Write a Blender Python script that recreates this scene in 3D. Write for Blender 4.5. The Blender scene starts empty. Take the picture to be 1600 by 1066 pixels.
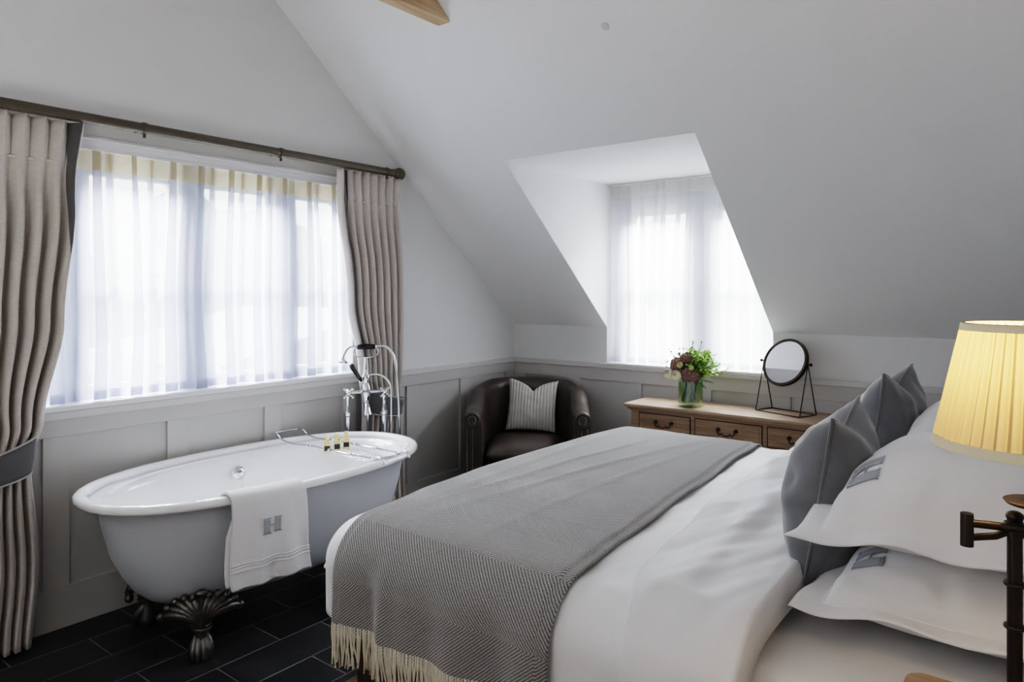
import bpy, bmesh, math, random
from mathutils import Vector, Matrix, noise
random.seed(7)
PI = math.pi
col = bpy.context.scene.collection

# ------------------------------------------------------------------ materials
def newmat(name):
    m = bpy.data.materials.new(name); m.use_nodes = True
    nt = m.node_tree; nt.nodes.clear()
    out = nt.nodes.new('ShaderNodeOutputMaterial')
    return m, nt, out
def nd(nt, t, **kw):
    n = nt.nodes.new(t)
    for k, v in kw.items():
        if k in n.inputs: n.inputs[k].default_value = v
        else: setattr(n, k, v)
    return n
def c4(c): return (c[0], c[1], c[2], 1)
def mat(name, color, rough=.6, metal=0, bump=0, bscale=60, var=0, vscale=3, coat=0, sheen=0, stretch=None, spec=.5, coords='Object', sub=0, bdist=.01):
    m, nt, out = newmat(name); L = nt.links
    b = nd(nt, 'ShaderNodeBsdfPrincipled', Roughness=rough, Metallic=metal)
    b.inputs['Base Color'].default_value = c4(color)
    b.inputs['Coat Weight'].default_value = coat
    b.inputs['Sheen Weight'].default_value = sheen
    b.inputs['Specular IOR Level'].default_value = spec
    if sub:
        b.inputs['Subsurface Weight'].default_value = sub
        b.inputs['Subsurface Radius'].default_value = (.02, .02, .02)
    L.new(b.outputs[0], out.inputs[0])
    tc = nd(nt, 'ShaderNodeTexCoord'); mp = nd(nt, 'ShaderNodeMapping')
    L.new(tc.outputs[coords], mp.inputs[0])
    if stretch: mp.inputs['Scale'].default_value = stretch
    if var:
        n = nd(nt, 'ShaderNodeTexNoise', Scale=vscale, Detail=5.0); L.new(mp.outputs[0], n.inputs['Vector'])
        r = nd(nt, 'ShaderNodeMapRange'); L.new(n.outputs['Fac'], r.inputs['Value'])
        r.inputs['From Min'].default_value = .3; r.inputs['From Max'].default_value = .7
        r.inputs['To Min'].default_value = 1-var; r.inputs['To Max'].default_value = 1+var
        mx = nd(nt, 'ShaderNodeVectorMath', operation='SCALE'); mx.inputs[0].default_value = color[:3]
        L.new(r.outputs[0], mx.inputs['Scale']); L.new(mx.outputs[0], b.inputs['Base Color'])
    if bump:
        n = nd(nt, 'ShaderNodeTexNoise', Scale=bscale, Detail=4.0); L.new(mp.outputs[0], n.inputs['Vector'])
        bp = nd(nt, 'ShaderNodeBump', Strength=bump, Distance=bdist); L.new(n.outputs['Fac'], bp.inputs['Height'])
        L.new(bp.outputs[0], b.inputs['Normal'])
    return m
def wood(name, c1, c2, rough=.5, scale=1, axis=0, bump=.15):
    m, nt, out = newmat(name); L = nt.links
    b = nd(nt, 'ShaderNodeBsdfPrincipled', Roughness=rough); L.new(b.outputs[0], out.inputs[0])
    tc = nd(nt, 'ShaderNodeTexCoord'); mp = nd(nt, 'ShaderNodeMapping'); L.new(tc.outputs['Object'], mp.inputs[0])
    s = [22*scale]*3; s[axis] = 1.6*scale; mp.inputs['Scale'].default_value = s
    n = nd(nt, 'ShaderNodeTexNoise', Scale=1.6, Detail=7.0, Distortion=.9); L.new(mp.outputs[0], n.inputs['Vector'])
    r = nd(nt, 'ShaderNodeValToRGB'); L.new(n.outputs['Fac'], r.inputs[0])
    r.color_ramp.elements[0].position = .33; r.color_ramp.elements[1].position = .68
    r.color_ramp.elements[0].color = c4(c1); r.color_ramp.elements[1].color = c4(c2)
    L.new(r.outputs[0], b.inputs['Base Color'])
    bp = nd(nt, 'ShaderNodeBump', Strength=bump, Distance=.004); L.new(n.outputs['Fac'], bp.inputs['Height']); L.new(bp.outputs[0], b.inputs['Normal'])
    return m

M = {}
M['wall'] = mat('wall_paint', (.73, .735, .735), .75, bump=.03, bscale=90)
M['slope'] = mat('ceiling_paint', (.80, .80, .80), .8, bump=.03, bscale=90)
M['panel'] = mat('panelling_paint', (.50, .49, .475), .5, bump=.03, bscale=70)
M['rail'] = mat('rail_paint', (.60, .59, .58), .45)
M['sill'] = mat('sill_paint', (.74, .745, .76), .4)
M['stone'] = mat('mullion_paint', (.60, .62, .68), .7, var=.04)
M['casement'] = mat('casement_paint', (.62, .60, .52), .6)
M['oak'] = wood('oak', (.34, .22, .12), (.62, .45, .28), .6, .6, 1)
M['table'] = wood('weathered_oak', (.20, .12, .070), (.36, .245, .155), .5, 1, 0)
M['tabletop'] = wood('pale_oak_top', (.26, .18, .115), (.42, .315, .22), .36, 1, 0)
M['night'] = wood('nightstand_wood', (.20, .12, .06), (.36, .23, .13), .45, 1, 0)
M['bedwood'] = wood('dark_bed_wood', (.03, .022, .018), (.07, .05, .04), .5, 1, 2)
M['boards'] = wood('floor_boards', (.12, .065, .035), (.24, .14, .08), .4, .7, 1)
M['enamel'] = mat('white_enamel', (.86, .87, .88), .08, coat=.6)
M['tubpaint'] = mat('tub_paint', (.62, .645, .69), .38)
M['chrome'] = mat('chrome', (.80, .82, .84), .08, 1)
M['blackgrip'] = mat('black_resin', (.015, .015, .017), .25)
M['iron'] = mat('cast_iron', (.12, .115, .11), .34, .8, bump=.35, bscale=45, bdist=.004)
M['bronze'] = mat('dark_bronze', (.055, .045, .038), .38, .8)
M['pole'] = mat('pole_bronze', (.115, .10, .078), .42, .5)
M['leather'] = mat('dark_leather', (.058, .048, .042), .30, bump=.12, bscale=120, var=.25, vscale=5, bdist=.004)
M['nail'] = mat('nailhead_metal', (.75, .72, .65), .3, 1)
M['linen'] = mat('linen', (.54, .50, .465), .9, bump=.35, bscale=160, var=.07, vscale=40, sheen=.2, stretch=(1, 1, 4), bdist=.003)
M['charcoal'] = mat('charcoal_cloth', (.10, .098, .10), .85, bump=.25, bscale=200, sheen=.2, bdist=.003)
M['piping'] = mat('pale_piping', (.42, .41, .40), .8)
M['cotton'] = mat('white_cotton', (.82, .82, .825), .62, bump=.22, bscale=9, bdist=.02, sheen=.15)
M['duvetc'] = mat('duvet_cotton', (.80, .80, .81), .5, bump=.30, bscale=6, bdist=.03, sheen=.2, stretch=(1, .28, 1))
M['sheet'] = mat('sheet_cotton', (.78, .78, .79), .6, bump=.12, bscale=6, bdist=.025)
M['towelm'] = mat('terry_cotton', (.86, .86, .87), .95, bump=.8, bscale=260, sheen=.4, bdist=.004)
M['mono'] = mat('blue_grey_thread', (.36, .38, .42), .6, bump=.3, bscale=220, stretch=(1, 4, 1), bdist=.002)
M['velvet'] = mat('grey_cushion_cloth', (.125, .128, .14), .55, bump=.18, bscale=12, var=.12, vscale=18, sheen=.6, bdist=.012)
M['fringe'] = mat('cream_wool', (.66, .61, .50), .95, var=.1, vscale=60)
M['dishm'] = mat('bronze_dish', (.10, .075, .06), .35, .7)
M['candle'] = mat('ivory_tube', (.75, .70, .58), .5)
M['stem'] = mat('stem_green', (.05, .14, .025), .6, var=.3, vscale=30)
M['leaf1'] = mat('fresh_leaf', (.34, .50, .13), .5, var=.3, vscale=25)
M['leaf2'] = mat('dark_leaf', (.07, .15, .05), .5, var=.3, vscale=25)
M['rose'] = mat('cream_petal', (.86, .82, .62), .6)
M['pink'] = mat('mauve_bloom', (.30, .175, .165), .7, var=.35, vscale=60)
M['bud'] = mat('lime_bud', (.55, .58, .25), .6)
M['amber'] = mat('bottle_amber', (.74, .62, .30), .15, coat=.5)
M['gold'] = mat('pale_gold_cap', (.75, .62, .32), .3, .6)
M['blacklabel'] = mat('black_paper', (.02, .02, .022), .5)
M['hedge'] = mat('outdoor_foliage', (.16, .18, .12), .9, var=.4, vscale=2)
M['pale_roof'] = mat('pale_canvas', (.85, .85, .83), .7)
M['pale_ground'] = mat('pale_ground', (.45, .46, .40), .9, var=.2, vscale=1)  # made paler than grass so the ground throws more daylight up indoors
M['bark'] = mat('bark', (.12, .09, .06), .9, bump=.5, bscale=20)
M['mirrorm'] = mat('mirror_glass', (.88, .89, .9), .02, 1)
M['line'] = mat('drawer_gap', (.03, .02, .015), .8)

def slate():
    m, nt, out = newmat('slate_tiles'); L = nt.links
    b = nd(nt, 'ShaderNodeBsdfPrincipled', Roughness=.4); L.new(b.outputs[0], out.inputs[0])
    tc = nd(nt, 'ShaderNodeTexCoord'); mp = nd(nt, 'ShaderNodeMapping'); L.new(tc.outputs['Object'], mp.inputs[0])
    mp.inputs['Rotation'].default_value = (0, 0, PI/2)
    mp.inputs['Location'].default_value = (.20, 0, 0)
    br = nd(nt, 'ShaderNodeTexBrick', Scale=1.0); L.new(mp.outputs[0], br.inputs['Vector'])
    br.offset = .42; br.inputs['Brick Width'].default_value = .50; br.inputs['Row Height'].default_value = .22
    br.inputs['Mortar Size'].default_value = .0028; br.inputs['Mortar Smooth'].default_value = .1; br.inputs['Bias'].default_value = 0
    br.inputs['Color1'].default_value = (.010, .0105, .012, 1); br.inputs['Color2'].default_value = (.028, .029, .032, 1)
    br.inputs['Mortar'].default_value = (.20, .19, .18, 1)
    n = nd(nt, 'ShaderNodeTexNoise', Scale=4.0, Detail=8.0, Distortion=1.2); L.new(tc.outputs['Object'], n.inputs['Vector'])
    r = nd(nt, 'ShaderNodeMapRange'); L.new(n.outputs['Fac'], r.inputs['Value'])
    r.inputs['From Min'].default_value = .3; r.inputs['From Max'].default_value = .7; r.inputs['To Min'].default_value = .6; r.inputs['To Max'].default_value = 1.4
    mx = nd(nt, 'ShaderNodeVectorMath', operation='SCALE'); L.new(br.outputs['Color'], mx.inputs[0]); L.new(r.outputs[0], mx.inputs['Scale'])
    L.new(mx.outputs[0], b.inputs['Base Color'])
    r2 = nd(nt, 'ShaderNodeMapRange'); L.new(n.outputs['Fac'], r2.inputs['Value']); r2.inputs['To Min'].default_value = .25; r2.inputs['To Max'].default_value = .6
    L.new(r2.outputs[0], b.inputs['Roughness'])
    mu = nd(nt, 'ShaderNodeMath', operation='SUBTRACT'); L.new(n.outputs['Fac'], mu.inputs[0]); L.new(br.outputs['Fac'], mu.inputs[1])
    bp = nd(nt, 'ShaderNodeBump', Strength=.5, Distance=.006); L.new(mu.outputs[0], bp.inputs['Height']); L.new(bp.outputs[0], b.inputs['Normal'])
    return m
M['slate'] = slate()

def sheer(name, tr, tint=(.92, .94, 1.0)):
    m, nt, out = newmat(name); L = nt.links
    t = nd(nt, 'ShaderNodeBsdfTransparent'); t.inputs[0].default_value = (1, 1, 1, 1)
    tl = nd(nt, 'ShaderNodeBsdfTranslucent'); tl.inputs[0].default_value = c4(tint)
    d = nd(nt, 'ShaderNodeBsdfDiffuse'); d.inputs[0].default_value = c4(tint)
    a = nd(nt, 'ShaderNodeMixShader'); a.inputs[0].default_value = .4
    L.new(tl.outputs[0], a.inputs[1]); L.new(d.outputs[0], a.inputs[2])
    b = nd(nt, 'ShaderNodeMixShader'); b.inputs[0].default_value = 1-tr
    L.new(t.outputs[0], b.inputs[1]); L.new(a.outputs[0], b.inputs[2]); L.new(b.outputs[0], out.inputs[0])
    return m
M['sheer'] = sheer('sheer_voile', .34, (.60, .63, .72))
M['sheerwhite'] = sheer('sheer_voile_brightened', .34, (.80, .81, .85))  # tint lightened so the dormer sheer glows more onto its cheeks
M['sheerheadwhite'] = sheer('sheer_heading_white', .22, (.80, .79, .76))
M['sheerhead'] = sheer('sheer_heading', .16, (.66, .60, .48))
def glassmat(name, fac=.08, tint=(1, 1, 1)):
    m, nt, out = newmat(name); L = nt.links
    t = nd(nt, 'ShaderNodeBsdfTransparent'); t.inputs[0].default_value = c4(tint)
    g = nd(nt, 'ShaderNodeBsdfGlossy', Roughness=.02)
    mx = nd(nt, 'ShaderNodeMixShader'); mx.inputs[0].default_value = fac
    L.new(t.outputs[0], mx.inputs[1]); L.new(g.outputs[0], mx.inputs[2]); L.new(mx.outputs[0], out.inputs[0])
    return m
M['pane'] = glassmat('window_glass', .05)
M['vase'] = glassmat('vase_glass', .14, (.93, .97, .94))
M['water'] = glassmat('vase_water', .06, (.60, .80, .50))

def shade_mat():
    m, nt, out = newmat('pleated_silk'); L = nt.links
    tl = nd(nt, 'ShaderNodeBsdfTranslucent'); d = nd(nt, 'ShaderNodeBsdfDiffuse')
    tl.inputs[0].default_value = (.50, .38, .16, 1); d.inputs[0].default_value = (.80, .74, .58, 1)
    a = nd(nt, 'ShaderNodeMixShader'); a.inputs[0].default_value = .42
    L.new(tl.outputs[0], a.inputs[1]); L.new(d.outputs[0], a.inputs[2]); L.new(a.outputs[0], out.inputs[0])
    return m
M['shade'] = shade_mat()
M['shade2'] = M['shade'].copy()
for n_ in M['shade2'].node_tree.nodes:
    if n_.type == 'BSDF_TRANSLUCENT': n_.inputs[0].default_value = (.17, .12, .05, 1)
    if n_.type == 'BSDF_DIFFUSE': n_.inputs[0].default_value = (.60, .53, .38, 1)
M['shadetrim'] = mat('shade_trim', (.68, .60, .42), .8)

def stripes(name, c1, c2, freq, axis, rough=.7):
    m, nt, out = newmat(name); L = nt.links
    b = nd(nt, 'ShaderNodeBsdfPrincipled', Roughness=rough); L.new(b.outputs[0], out.inputs[0])
    tc = nd(nt, 'ShaderNodeTexCoord'); sp = nd(nt, 'ShaderNodeSeparateXYZ'); L.new(tc.outputs['UV'], sp.inputs[0])
    mu = nd(nt, 'ShaderNodeMath', operation='MULTIPLY'); L.new(sp.outputs[axis], mu.inputs[0]); mu.inputs[1].default_value = freq*2*PI
    s = nd(nt, 'ShaderNodeMath', operation='SINE'); L.new(mu.outputs[0], s.inputs[0])
    r = nd(nt, 'ShaderNodeMapRange'); L.new(s.outputs[0], r.inputs['Value']); r.inputs['From Min'].default_value = -.4; r.inputs['From Max'].default_value = .4
    mx = nd(nt, 'ShaderNodeMix', data_type='RGBA'); L.new(r.outputs[0], mx.inputs[0]); mx.inputs[6].default_value = c4(c1); mx.inputs[7].default_value = c4(c2)
    L.new(mx.outputs[2], b.inputs['Base Color'])
    bp = nd(nt, 'ShaderNodeBump', Strength=.5, Distance=.006); L.new(s.outputs[0], bp.inputs['Height']); L.new(bp.outputs[0], b.inputs['Normal'])
    return m
M['stripecush'] = stripes('striped_cream_cloth', (.50, .48, .44), (.60, .58, .54), 16, 0)

def wool():
    m, nt, out = newmat('herringbone_wool'); L = nt.links
    b = nd(nt, 'ShaderNodeBsdfPrincipled', Roughness=.95); L.new(b.outputs[0], out.inputs[0])
    b.inputs['Sheen Weight'].default_value = .6; b.inputs['Sheen Roughness'].default_value = .4
    tc = nd(nt, 'ShaderNodeTexCoord'); sp = nd(nt, 'ShaderNodeSeparateXYZ'); L.new(tc.outputs['UV'], sp.inputs[0])
    pp = nd(nt, 'ShaderNodeMath', operation='PINGPONG'); L.new(sp.outputs[1], pp.inputs[0]); pp.inputs[1].default_value = .17
    ns = nd(nt, 'ShaderNodeTexNoise', Scale=30.0, Detail=2.0); L.new(tc.outputs['UV'], ns.inputs['Vector'])
    nm = nd(nt, 'ShaderNodeMath', operation='MULTIPLY'); L.new(ns.outputs['Fac'], nm.inputs[0]); nm.inputs[1].default_value = .004
    mu1 = nd(nt, 'ShaderNodeMath', operation='MULTIPLY'); L.new(pp.outputs[0], mu1.inputs[0]); mu1.inputs[1].default_value = -1.25
    ad = nd(nt, 'ShaderNodeMath', operation='ADD'); L.new(sp.outputs[0], ad.inputs[0]); L.new(mu1.outputs[0], ad.inputs[1])
    ad2 = nd(nt, 'ShaderNodeMath', operation='ADD'); L.new(ad.outputs[0], ad2.inputs[0]); L.new(nm.outputs[0], ad2.inputs[1])
    mu = nd(nt, 'ShaderNodeMath', operation='MULTIPLY'); L.new(ad2.outputs[0], mu.inputs[0]); mu.inputs[1].default_value = 2*PI/.0125
    s = nd(nt, 'ShaderNodeMath', operation='SINE'); L.new(mu.outputs[0], s.inputs[0])
    n2 = nd(nt, 'ShaderNodeTexNoise', Scale=260.0, Detail=3.0); L.new(tc.outputs['UV'], n2.inputs['Vector'])
    r = nd(nt, 'ShaderNodeMapRange'); L.new(s.outputs[0], r.inputs['Value']); r.inputs['From Min'].default_value = -.8; r.inputs['From Max'].default_value = .8
    r.inputs['To Min'].default_value = .0; r.inputs['To Max'].default_value = .75
    a3 = nd(nt, 'ShaderNodeMath', operation='ADD'); L.new(r.outputs[0], a3.inputs[0])
    n3 = nd(nt, 'ShaderNodeMapRange'); L.new(n2.outputs['Fac'], n3.inputs['Value']); n3.inputs['From Min'].default_value = .3; n3.inputs['From Max'].default_value = .7
    n3.inputs['To Min'].default_value = -.25; n3.inputs['To Max'].default_value = .35
    L.new(n3.outputs[0], a3.inputs[1])
    mx = nd(nt, 'ShaderNodeMix', data_type='RGBA'); L.new(a3.outputs[0], mx.inputs[0]); mx.inputs[6].default_value = (.105, .098, .09, 1); mx.inputs[7].default_value = (.47, .47, .465, 1)
    L.new(mx.outputs[2], b.inputs['Base Color'])
    bp = nd(nt, 'ShaderNodeBump', Strength=.6, Distance=.004); L.new(a3.outputs[0], bp.inputs['Height']); L.new(bp.outputs[0], b.inputs['Normal'])
    return m
M['wool'] = wool()

# ------------------------------------------------------------------ mesh helpers
def obj(name, bm, m, parent=None, smooth=False, label=None, cat=None, group=None, kind=None, bevel=0, solid=0, subsurf=0, angle=40):
    bmesh.ops.recalc_face_normals(bm, faces=bm.faces) if not solid and not getattr(bm, 'keep', False) else None
    me = bpy.data.meshes.new(name); bm.to_mesh(me); bm.free()
    o = bpy.data.objects.new(name, me); col.objects.link(o)
    if isinstance(m, (list, tuple)):
        for x in m: me.materials.append(x)
    else: me.materials.append(m)
    if smooth:
        for p in me.polygons: p.use_smooth = True
        if smooth == 'auto': me.set_sharp_from_angle(angle=math.radians(angle))
    if parent: o.parent = parent
    if solid:
        md = o.modifiers.new('s', 'SOLIDIFY'); md.thickness = solid; md.offset = 0
    if bevel:
        md = o.modifiers.new('b', 'BEVEL'); md.width = bevel; md.segments = 3; md.limit_method = 'ANGLE'
        for p in me.polygons: p.use_smooth = True
        md.harden_normals = True
    if subsurf:
        md = o.modifiers.new('ss', 'SUBSURF'); md.levels = subsurf; md.render_levels = subsurf
    if label and not cat: o['label'] = label
    if cat: tag(o, label, cat, group)
    if kind: o['kind'] = kind
    return o
def tag(o, label, cat, group=None):
    o['label'] = label; o['category'] = cat
    if group: o['group'] = group
def thing(name, label, cat, loc=(0, 0, 0), rotz=0, group=None):
    o = bpy.data.objects.new(name, None); col.objects.link(o)
    o.empty_display_size = .1
    o.location = loc; o.rotation_euler = (0, 0, rotz); tag(o, label, cat, group)
    return o
def struct(name, bm, m, parent=None, **kw):
    return obj(name, bm, m, parent, kind=None if parent else 'structure', **kw)
def dup(root, loc, rotz=None, label=None):
    def cp(o, par):
        c = o.copy(); col.objects.link(c); c.parent = par
        for ch in list(o.children): cp(ch, c)
        return c
    r = cp(root, None); r.location = loc
    if rotz is not None: r.rotation_euler = (0, 0, rotz)
    if label: r['label'] = label
    return r
def BM(): return bmesh.new()
def box(bm, x0, x1, y0, y1, z0, z1, mtx=None, mi=0):
    vs = [bm.verts.new((x, y, z)) for x in (x0, x1) for y in (y0, y1) for z in (z0, z1)]
    if mtx:
        for v in vs: v.co = mtx @ v.co
    for f in ((0, 1, 3, 2), (4, 6, 7, 5), (0, 4, 5, 1), (2, 3, 7, 6), (0, 2, 6, 4), (1, 5, 7, 3)):
        fc = bm.faces.new([vs[i] for i in f]); fc.material_index = mi
    return vs
def prism_x(bm, pts, x0, x1):      # polygon in (y,z)
    a = [bm.verts.new((x0, p[0], p[1])) for p in pts]; b = [bm.verts.new((x1, p[0], p[1])) for p in pts]
    bm.faces.new(a); bm.faces.new(b[::-1]); n = len(pts)
    for i in range(n): bm.faces.new((a[i], b[i], b[(i+1) % n], a[(i+1) % n]))
def prism_z(bm, pts, z0, z1):
    a = [bm.verts.new((p[0], p[1], z0)) for p in pts]; b = [bm.verts.new((p[0], p[1], z1)) for p in pts]
    bm.faces.new(a[::-1]); bm.faces.new(b); n = len(pts)
    for i in range(n): bm.faces.new((a[i], a[(i+1) % n], b[(i+1) % n], b[i]))
def tube(bm, pts, r, n=10, closed=False, cap=True):
    pts = [Vector(p) for p in pts]; N = len(pts)
    rs = r if isinstance(r, (list, tuple)) else [r]*N
    rings = []; up = None
    for i, p in enumerate(pts):
        if closed: t = pts[(i+1) % N]-pts[i-1]
        else: t = pts[min(i+1, N-1)]-pts[max(i-1, 0)]
        if t.length < 1e-9: t = Vector((0, 0, 1))
        t.normalize()
        if up is None: up = t.orthogonal().normalized()
        up = up - t*up.dot(t)
        if up.length < 1e-6: up = t.orthogonal()
        up.normalize(); s = t.cross(up)
        rings.append([bm.verts.new(p+(up*math.cos(2*PI*k/n)+s*math.sin(2*PI*k/n))*rs[i]) for k in range(n)])
    for i in range(N if closed else N-1):
        a, b = rings[i], rings[(i+1) % N]
        for k in range(n): bm.faces.new((a[k], a[(k+1) % n], b[(k+1) % n], b[k]))
    if cap and not closed: bm.faces.new(rings[0][::-1]); bm.faces.new(rings[-1])
def smooth_path(pts, k=6):
    pts = [Vector(p) for p in pts]; out = []
    for i in range(len(pts)-1):
        p0 = pts[max(i-1, 0)]; p1 = pts[i]; p2 = pts[i+1]; p3 = pts[min(i+2, len(pts)-1)]
        for j in range(k):
            t = j/k
            out.append(.5*((2*p1)+(p2-p0)*t+(2*p0-5*p1+4*p2-p3)*t*t+(3*p1-p0-3*p2+p3)*t**3))
    out.append(pts[-1]); return out
def lathe(bm, prof, c=(0, 0, 0), n=24, mtx=None, caps=True, mi=0):
    rings = []
    for r, z in prof:
        if r < 1e-5: ring = [bm.verts.new((c[0], c[1], c[2]+z))]
        else: ring = [bm.verts.new((c[0]+r*math.cos(2*PI*k/n), c[1]+r*math.sin(2*PI*k/n), c[2]+z)) for k in range(n)]
        if mtx:
            for v in ring: v.co = mtx @ v.co
        rings.append(ring)
    for a, b in zip(rings, rings[1:]):
        for k in range(n):
            k2 = (k+1) % n
            if len(a) == 1 and len(b) == 1: break
            if len(a) == 1: f = bm.faces.new((a[0], b[k2], b[k]))
            elif len(b) == 1: f = bm.faces.new((a[k], a[k2], b[0]))
            else: f = bm.faces.new((a[k], a[k2], b[k2], b[k]))
            f.material_index = mi
    if caps:
        if len(rings[0]) > 1: bm.faces.new(rings[0][::-1])
        if len(rings[-1]) > 1: bm.faces.new(rings[-1])
def ball(bm, c, r, n=12, m=8, scale=(1, 1, 1), rot=None):
    mt = Matrix.Translation(c) @ (rot.to_4x4() if rot else Matrix()) @ Matrix.Diagonal((*scale, 1))
    lathe(bm, [(r*math.sin(PI*i/m), -r*math.cos(PI*i/m)) for i in range(m+1)], n=n, mtx=mt)
def grid(bm, fn, nu, nv, cu=False, cv=False, uv=None, flip=False):
    lay = bm.loops.layers.uv.verify() if uv else None
    V = [[bm.verts.new(fn(i/nu, j/nv)) for j in range(nv if cv else nv+1)] for i in range(nu if cu else nu+1)]
    for i in range(nu):
        for j in range(nv):
            i2 = (i+1) % nu if cu else i+1; j2 = (j+1) % nv if cv else j+1
            f = bm.faces.new((V[i][j], V[i2][j], V[i2][j2], V[i][j2]))
            if uv:
                for l, (a, b) in zip(f.loops, ((i, j), (i+1, j), (i+1, j+1), (i, j+1))): l[lay].uv = uv(a/nu, b/nv)
    return V
def patch(bm, fn, u0, u1, v0, v1, off=.003, n=8):
    e = 1e-3
    def g(a, b):
        u = u0+(u1-u0)*a; v = v0+(v1-v0)*b
        p = Vector(fn(u, v)); du = Vector(fn(u+e, v))-p; dv = Vector(fn(u, v+e))-p
        return p+du.cross(dv).normalized()*off
    grid(bm, g, n, n)
def lerp(a, b, t): return a+(b-a)*t
def interp(t, ks):
    if t <= ks[0][0]: return ks[0][1]
    for (a, va), (b, vb) in zip(ks, ks[1:]):
        if t <= b:
            s = (t-a)/(b-a); s = s*s*(3-2*s); return va+(vb-va)*s
    return ks[-1][1]
def nz(x, y=0, z=0): return noise.noise((x, y, z))
# ------------------------------------------------------------------ room shell
W = 3.95; KN = 1.237; SL = .86; RY = -3.0; DEP = -6.0
def roof(y): return KN+SL*min(-y, y-DEP)
# floor: slate on the left, boards on the right
b = BM(); box(b, -.3, 1.36, DEP-.2, .25, -.1, 0)
struct('floor', b, M['slate'])
b = BM(); box(b, 1.36, W+.2, DEP-.2, .25, -.1, .001)
struct('floor', b, M['boards'])
# gable wall with window opening
GY0, GY1, GZ0, GZ1 = -3.72, -1.68, .97, 2.215
b = BM()
prism_x(b, [(DEP, 0), (0, 0), (0, GZ0), (DEP, GZ0)], -.25, 0)
prism_x(b, [(GY1, GZ0), (0, GZ0), (0, KN), (GY1, roof(GY1))], -.25, 0)
prism_x(b, [(DEP, GZ0), (GY0, GZ0), (GY0, roof(GY0)), (DEP, KN)], -.25, 0)
prism_x(b, [(GY0, GZ1), (GY1, GZ1), (GY1, roof(GY1)), (RY, roof(RY)), (GY0, roof(GY0))], -.25, 0)
struct('wall_left', b, M['wall'])
# right wall behind the headboard
b = BM(); prism_x(b, [(DEP, 0), (0, 0), (0, KN), (RY, roof(RY)), (DEP, KN)], W, W+.15)
struct('wall_right', b, M['wall'])
# back knee wall with dormer opening
DX0, DX1, DZ0, DH = .87, 2.09, .965, 2.30
DY = -(DH-KN)/SL
b = BM()
box(b, -.25, W+.15, 0, .2, 0, DZ0)
box(b, -.25, DX0, 0, .2, DZ0, KN+.02); box(b, DX1, W+.15, 0, .2, DZ0, KN+.02)
struct('wall_back', b, M['wall'])
b = BM(); box(b, -.25, W+.15, DEP-.2, DEP, 0, KN); struct('wall_front', b, M['wall'])
# sloped ceilings
T = .18
def slab(b, x0, x1, ya, yb, side=1):
    if side == 1: pts = [(ya, KN-SL*ya), (yb, KN-SL*yb), (yb, KN-SL*yb+T), (ya, KN-SL*ya+T)]
    else: pts = [(ya, KN+SL*(ya-DEP)), (yb, KN+SL*(yb-DEP)), (yb, KN+SL*(yb-DEP)+T), (ya, KN+SL*(ya-DEP)+T)]
    prism_x(b, pts, x0, x1)
b = BM()
slab(b, -.25, DX0, .2, RY); slab(b, DX1, W+.15, .2, RY); slab(b, DX0, DX1, DY, RY)
slab(b, -.25, W+.15, DEP-.2, RY, -1)
struct('ceiling', b, M['slope'])
# dormer cheeks and ceiling
b = BM()
for x0, x1 in ((DX0-.1, DX0+.001), (DX1-.001, DX1+.1)):
    prism_x(b, [(DY+.006, DH), (.003, KN+.004), (.003, DZ0), (.24, DZ0), (.24, DH+.1), (DY+.006, DH+.1)], x0, x1)
box(b, DX0-.1, DX1+.1, DY+.004, .24, DH, DH+.1)
struct('ceiling', b, M['wall'])
# small ceiling cover plate
b = BM(); lathe(b, [(0, 0), (.016, 0), (.014, .005), (0, .006)], n=16)
t = thing('ceiling_disc', 'small round white cover disc high on the sloped ceiling', 'cover disc', (1.869, -1.739, 1.237+.86*1.739))
t.rotation_euler = (math.atan(-SL)+PI, 0, 0)
obj('cap', b, M['rail'], t, smooth='auto')
b = BM(); lathe(b, [(0, -.001), (.021, -.001), (.021, .002), (0, .003)], n=20); obj('rim', b, M['rail'], t, smooth='auto')

# ---- wainscot panelling
def wains(axis, spans, lo, hi, zb, zt, ztop, name):
    b = BM(); th = .020; bk = .004
    def bx(a0, a1, z0, z1, d):
        if a1 <= a0: return
        if axis == 'y': box(b, 0, d, a0, a1, z0, z1)
        else: box(b, a0, a1, -d, 0, z0, z1)
    bx(lo, hi, 0, ztop, bk)
    bx(lo, hi, 0, zb, th); bx(lo, hi, zt, ztop, th)
    edges = [lo]+[e for s in spans for e in s]+[hi]
    for i in range(0, len(edges), 2): bx(edges[i], edges[i+1], zb, zt, th)
    o = struct(name, b, M['panel'], bevel=.002)
    return o
wains('y', [(-4.939+.545*i, -4.939+.545*i+.44) for i in range(-1, 9)], DEP, 0, .185, .855, .955, 'trim_1')
wains('x', [(.125, .528)]+[(.645+.52*i, .645+.52*i+.412) for i in range(6)], .016, W, .185, .838, .955, 'trim_2')
b = BM()
prism_x(b, [(DEP, .93), (0, .93), (0, .965), (DEP, .965)], 0, .032)
struct('trim_3', b, M['rail'], bevel=.004)
b = BM(); box(b, .032, W, -.032, 0, .93, .965); struct('trim_4', b, M['rail'], bevel=.004)
# sills
b = BM(); box(b, -.16, .035, GY0+.001, GY1-.001, .965, .992); struct('trim_5', b, M['sill'], bevel=.006)
b = BM(); box(b, DX0+.001, DX1-.001, -.035, .1, .955, .976); struct('trim_6', b, M['sill'], bevel=.006)
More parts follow.
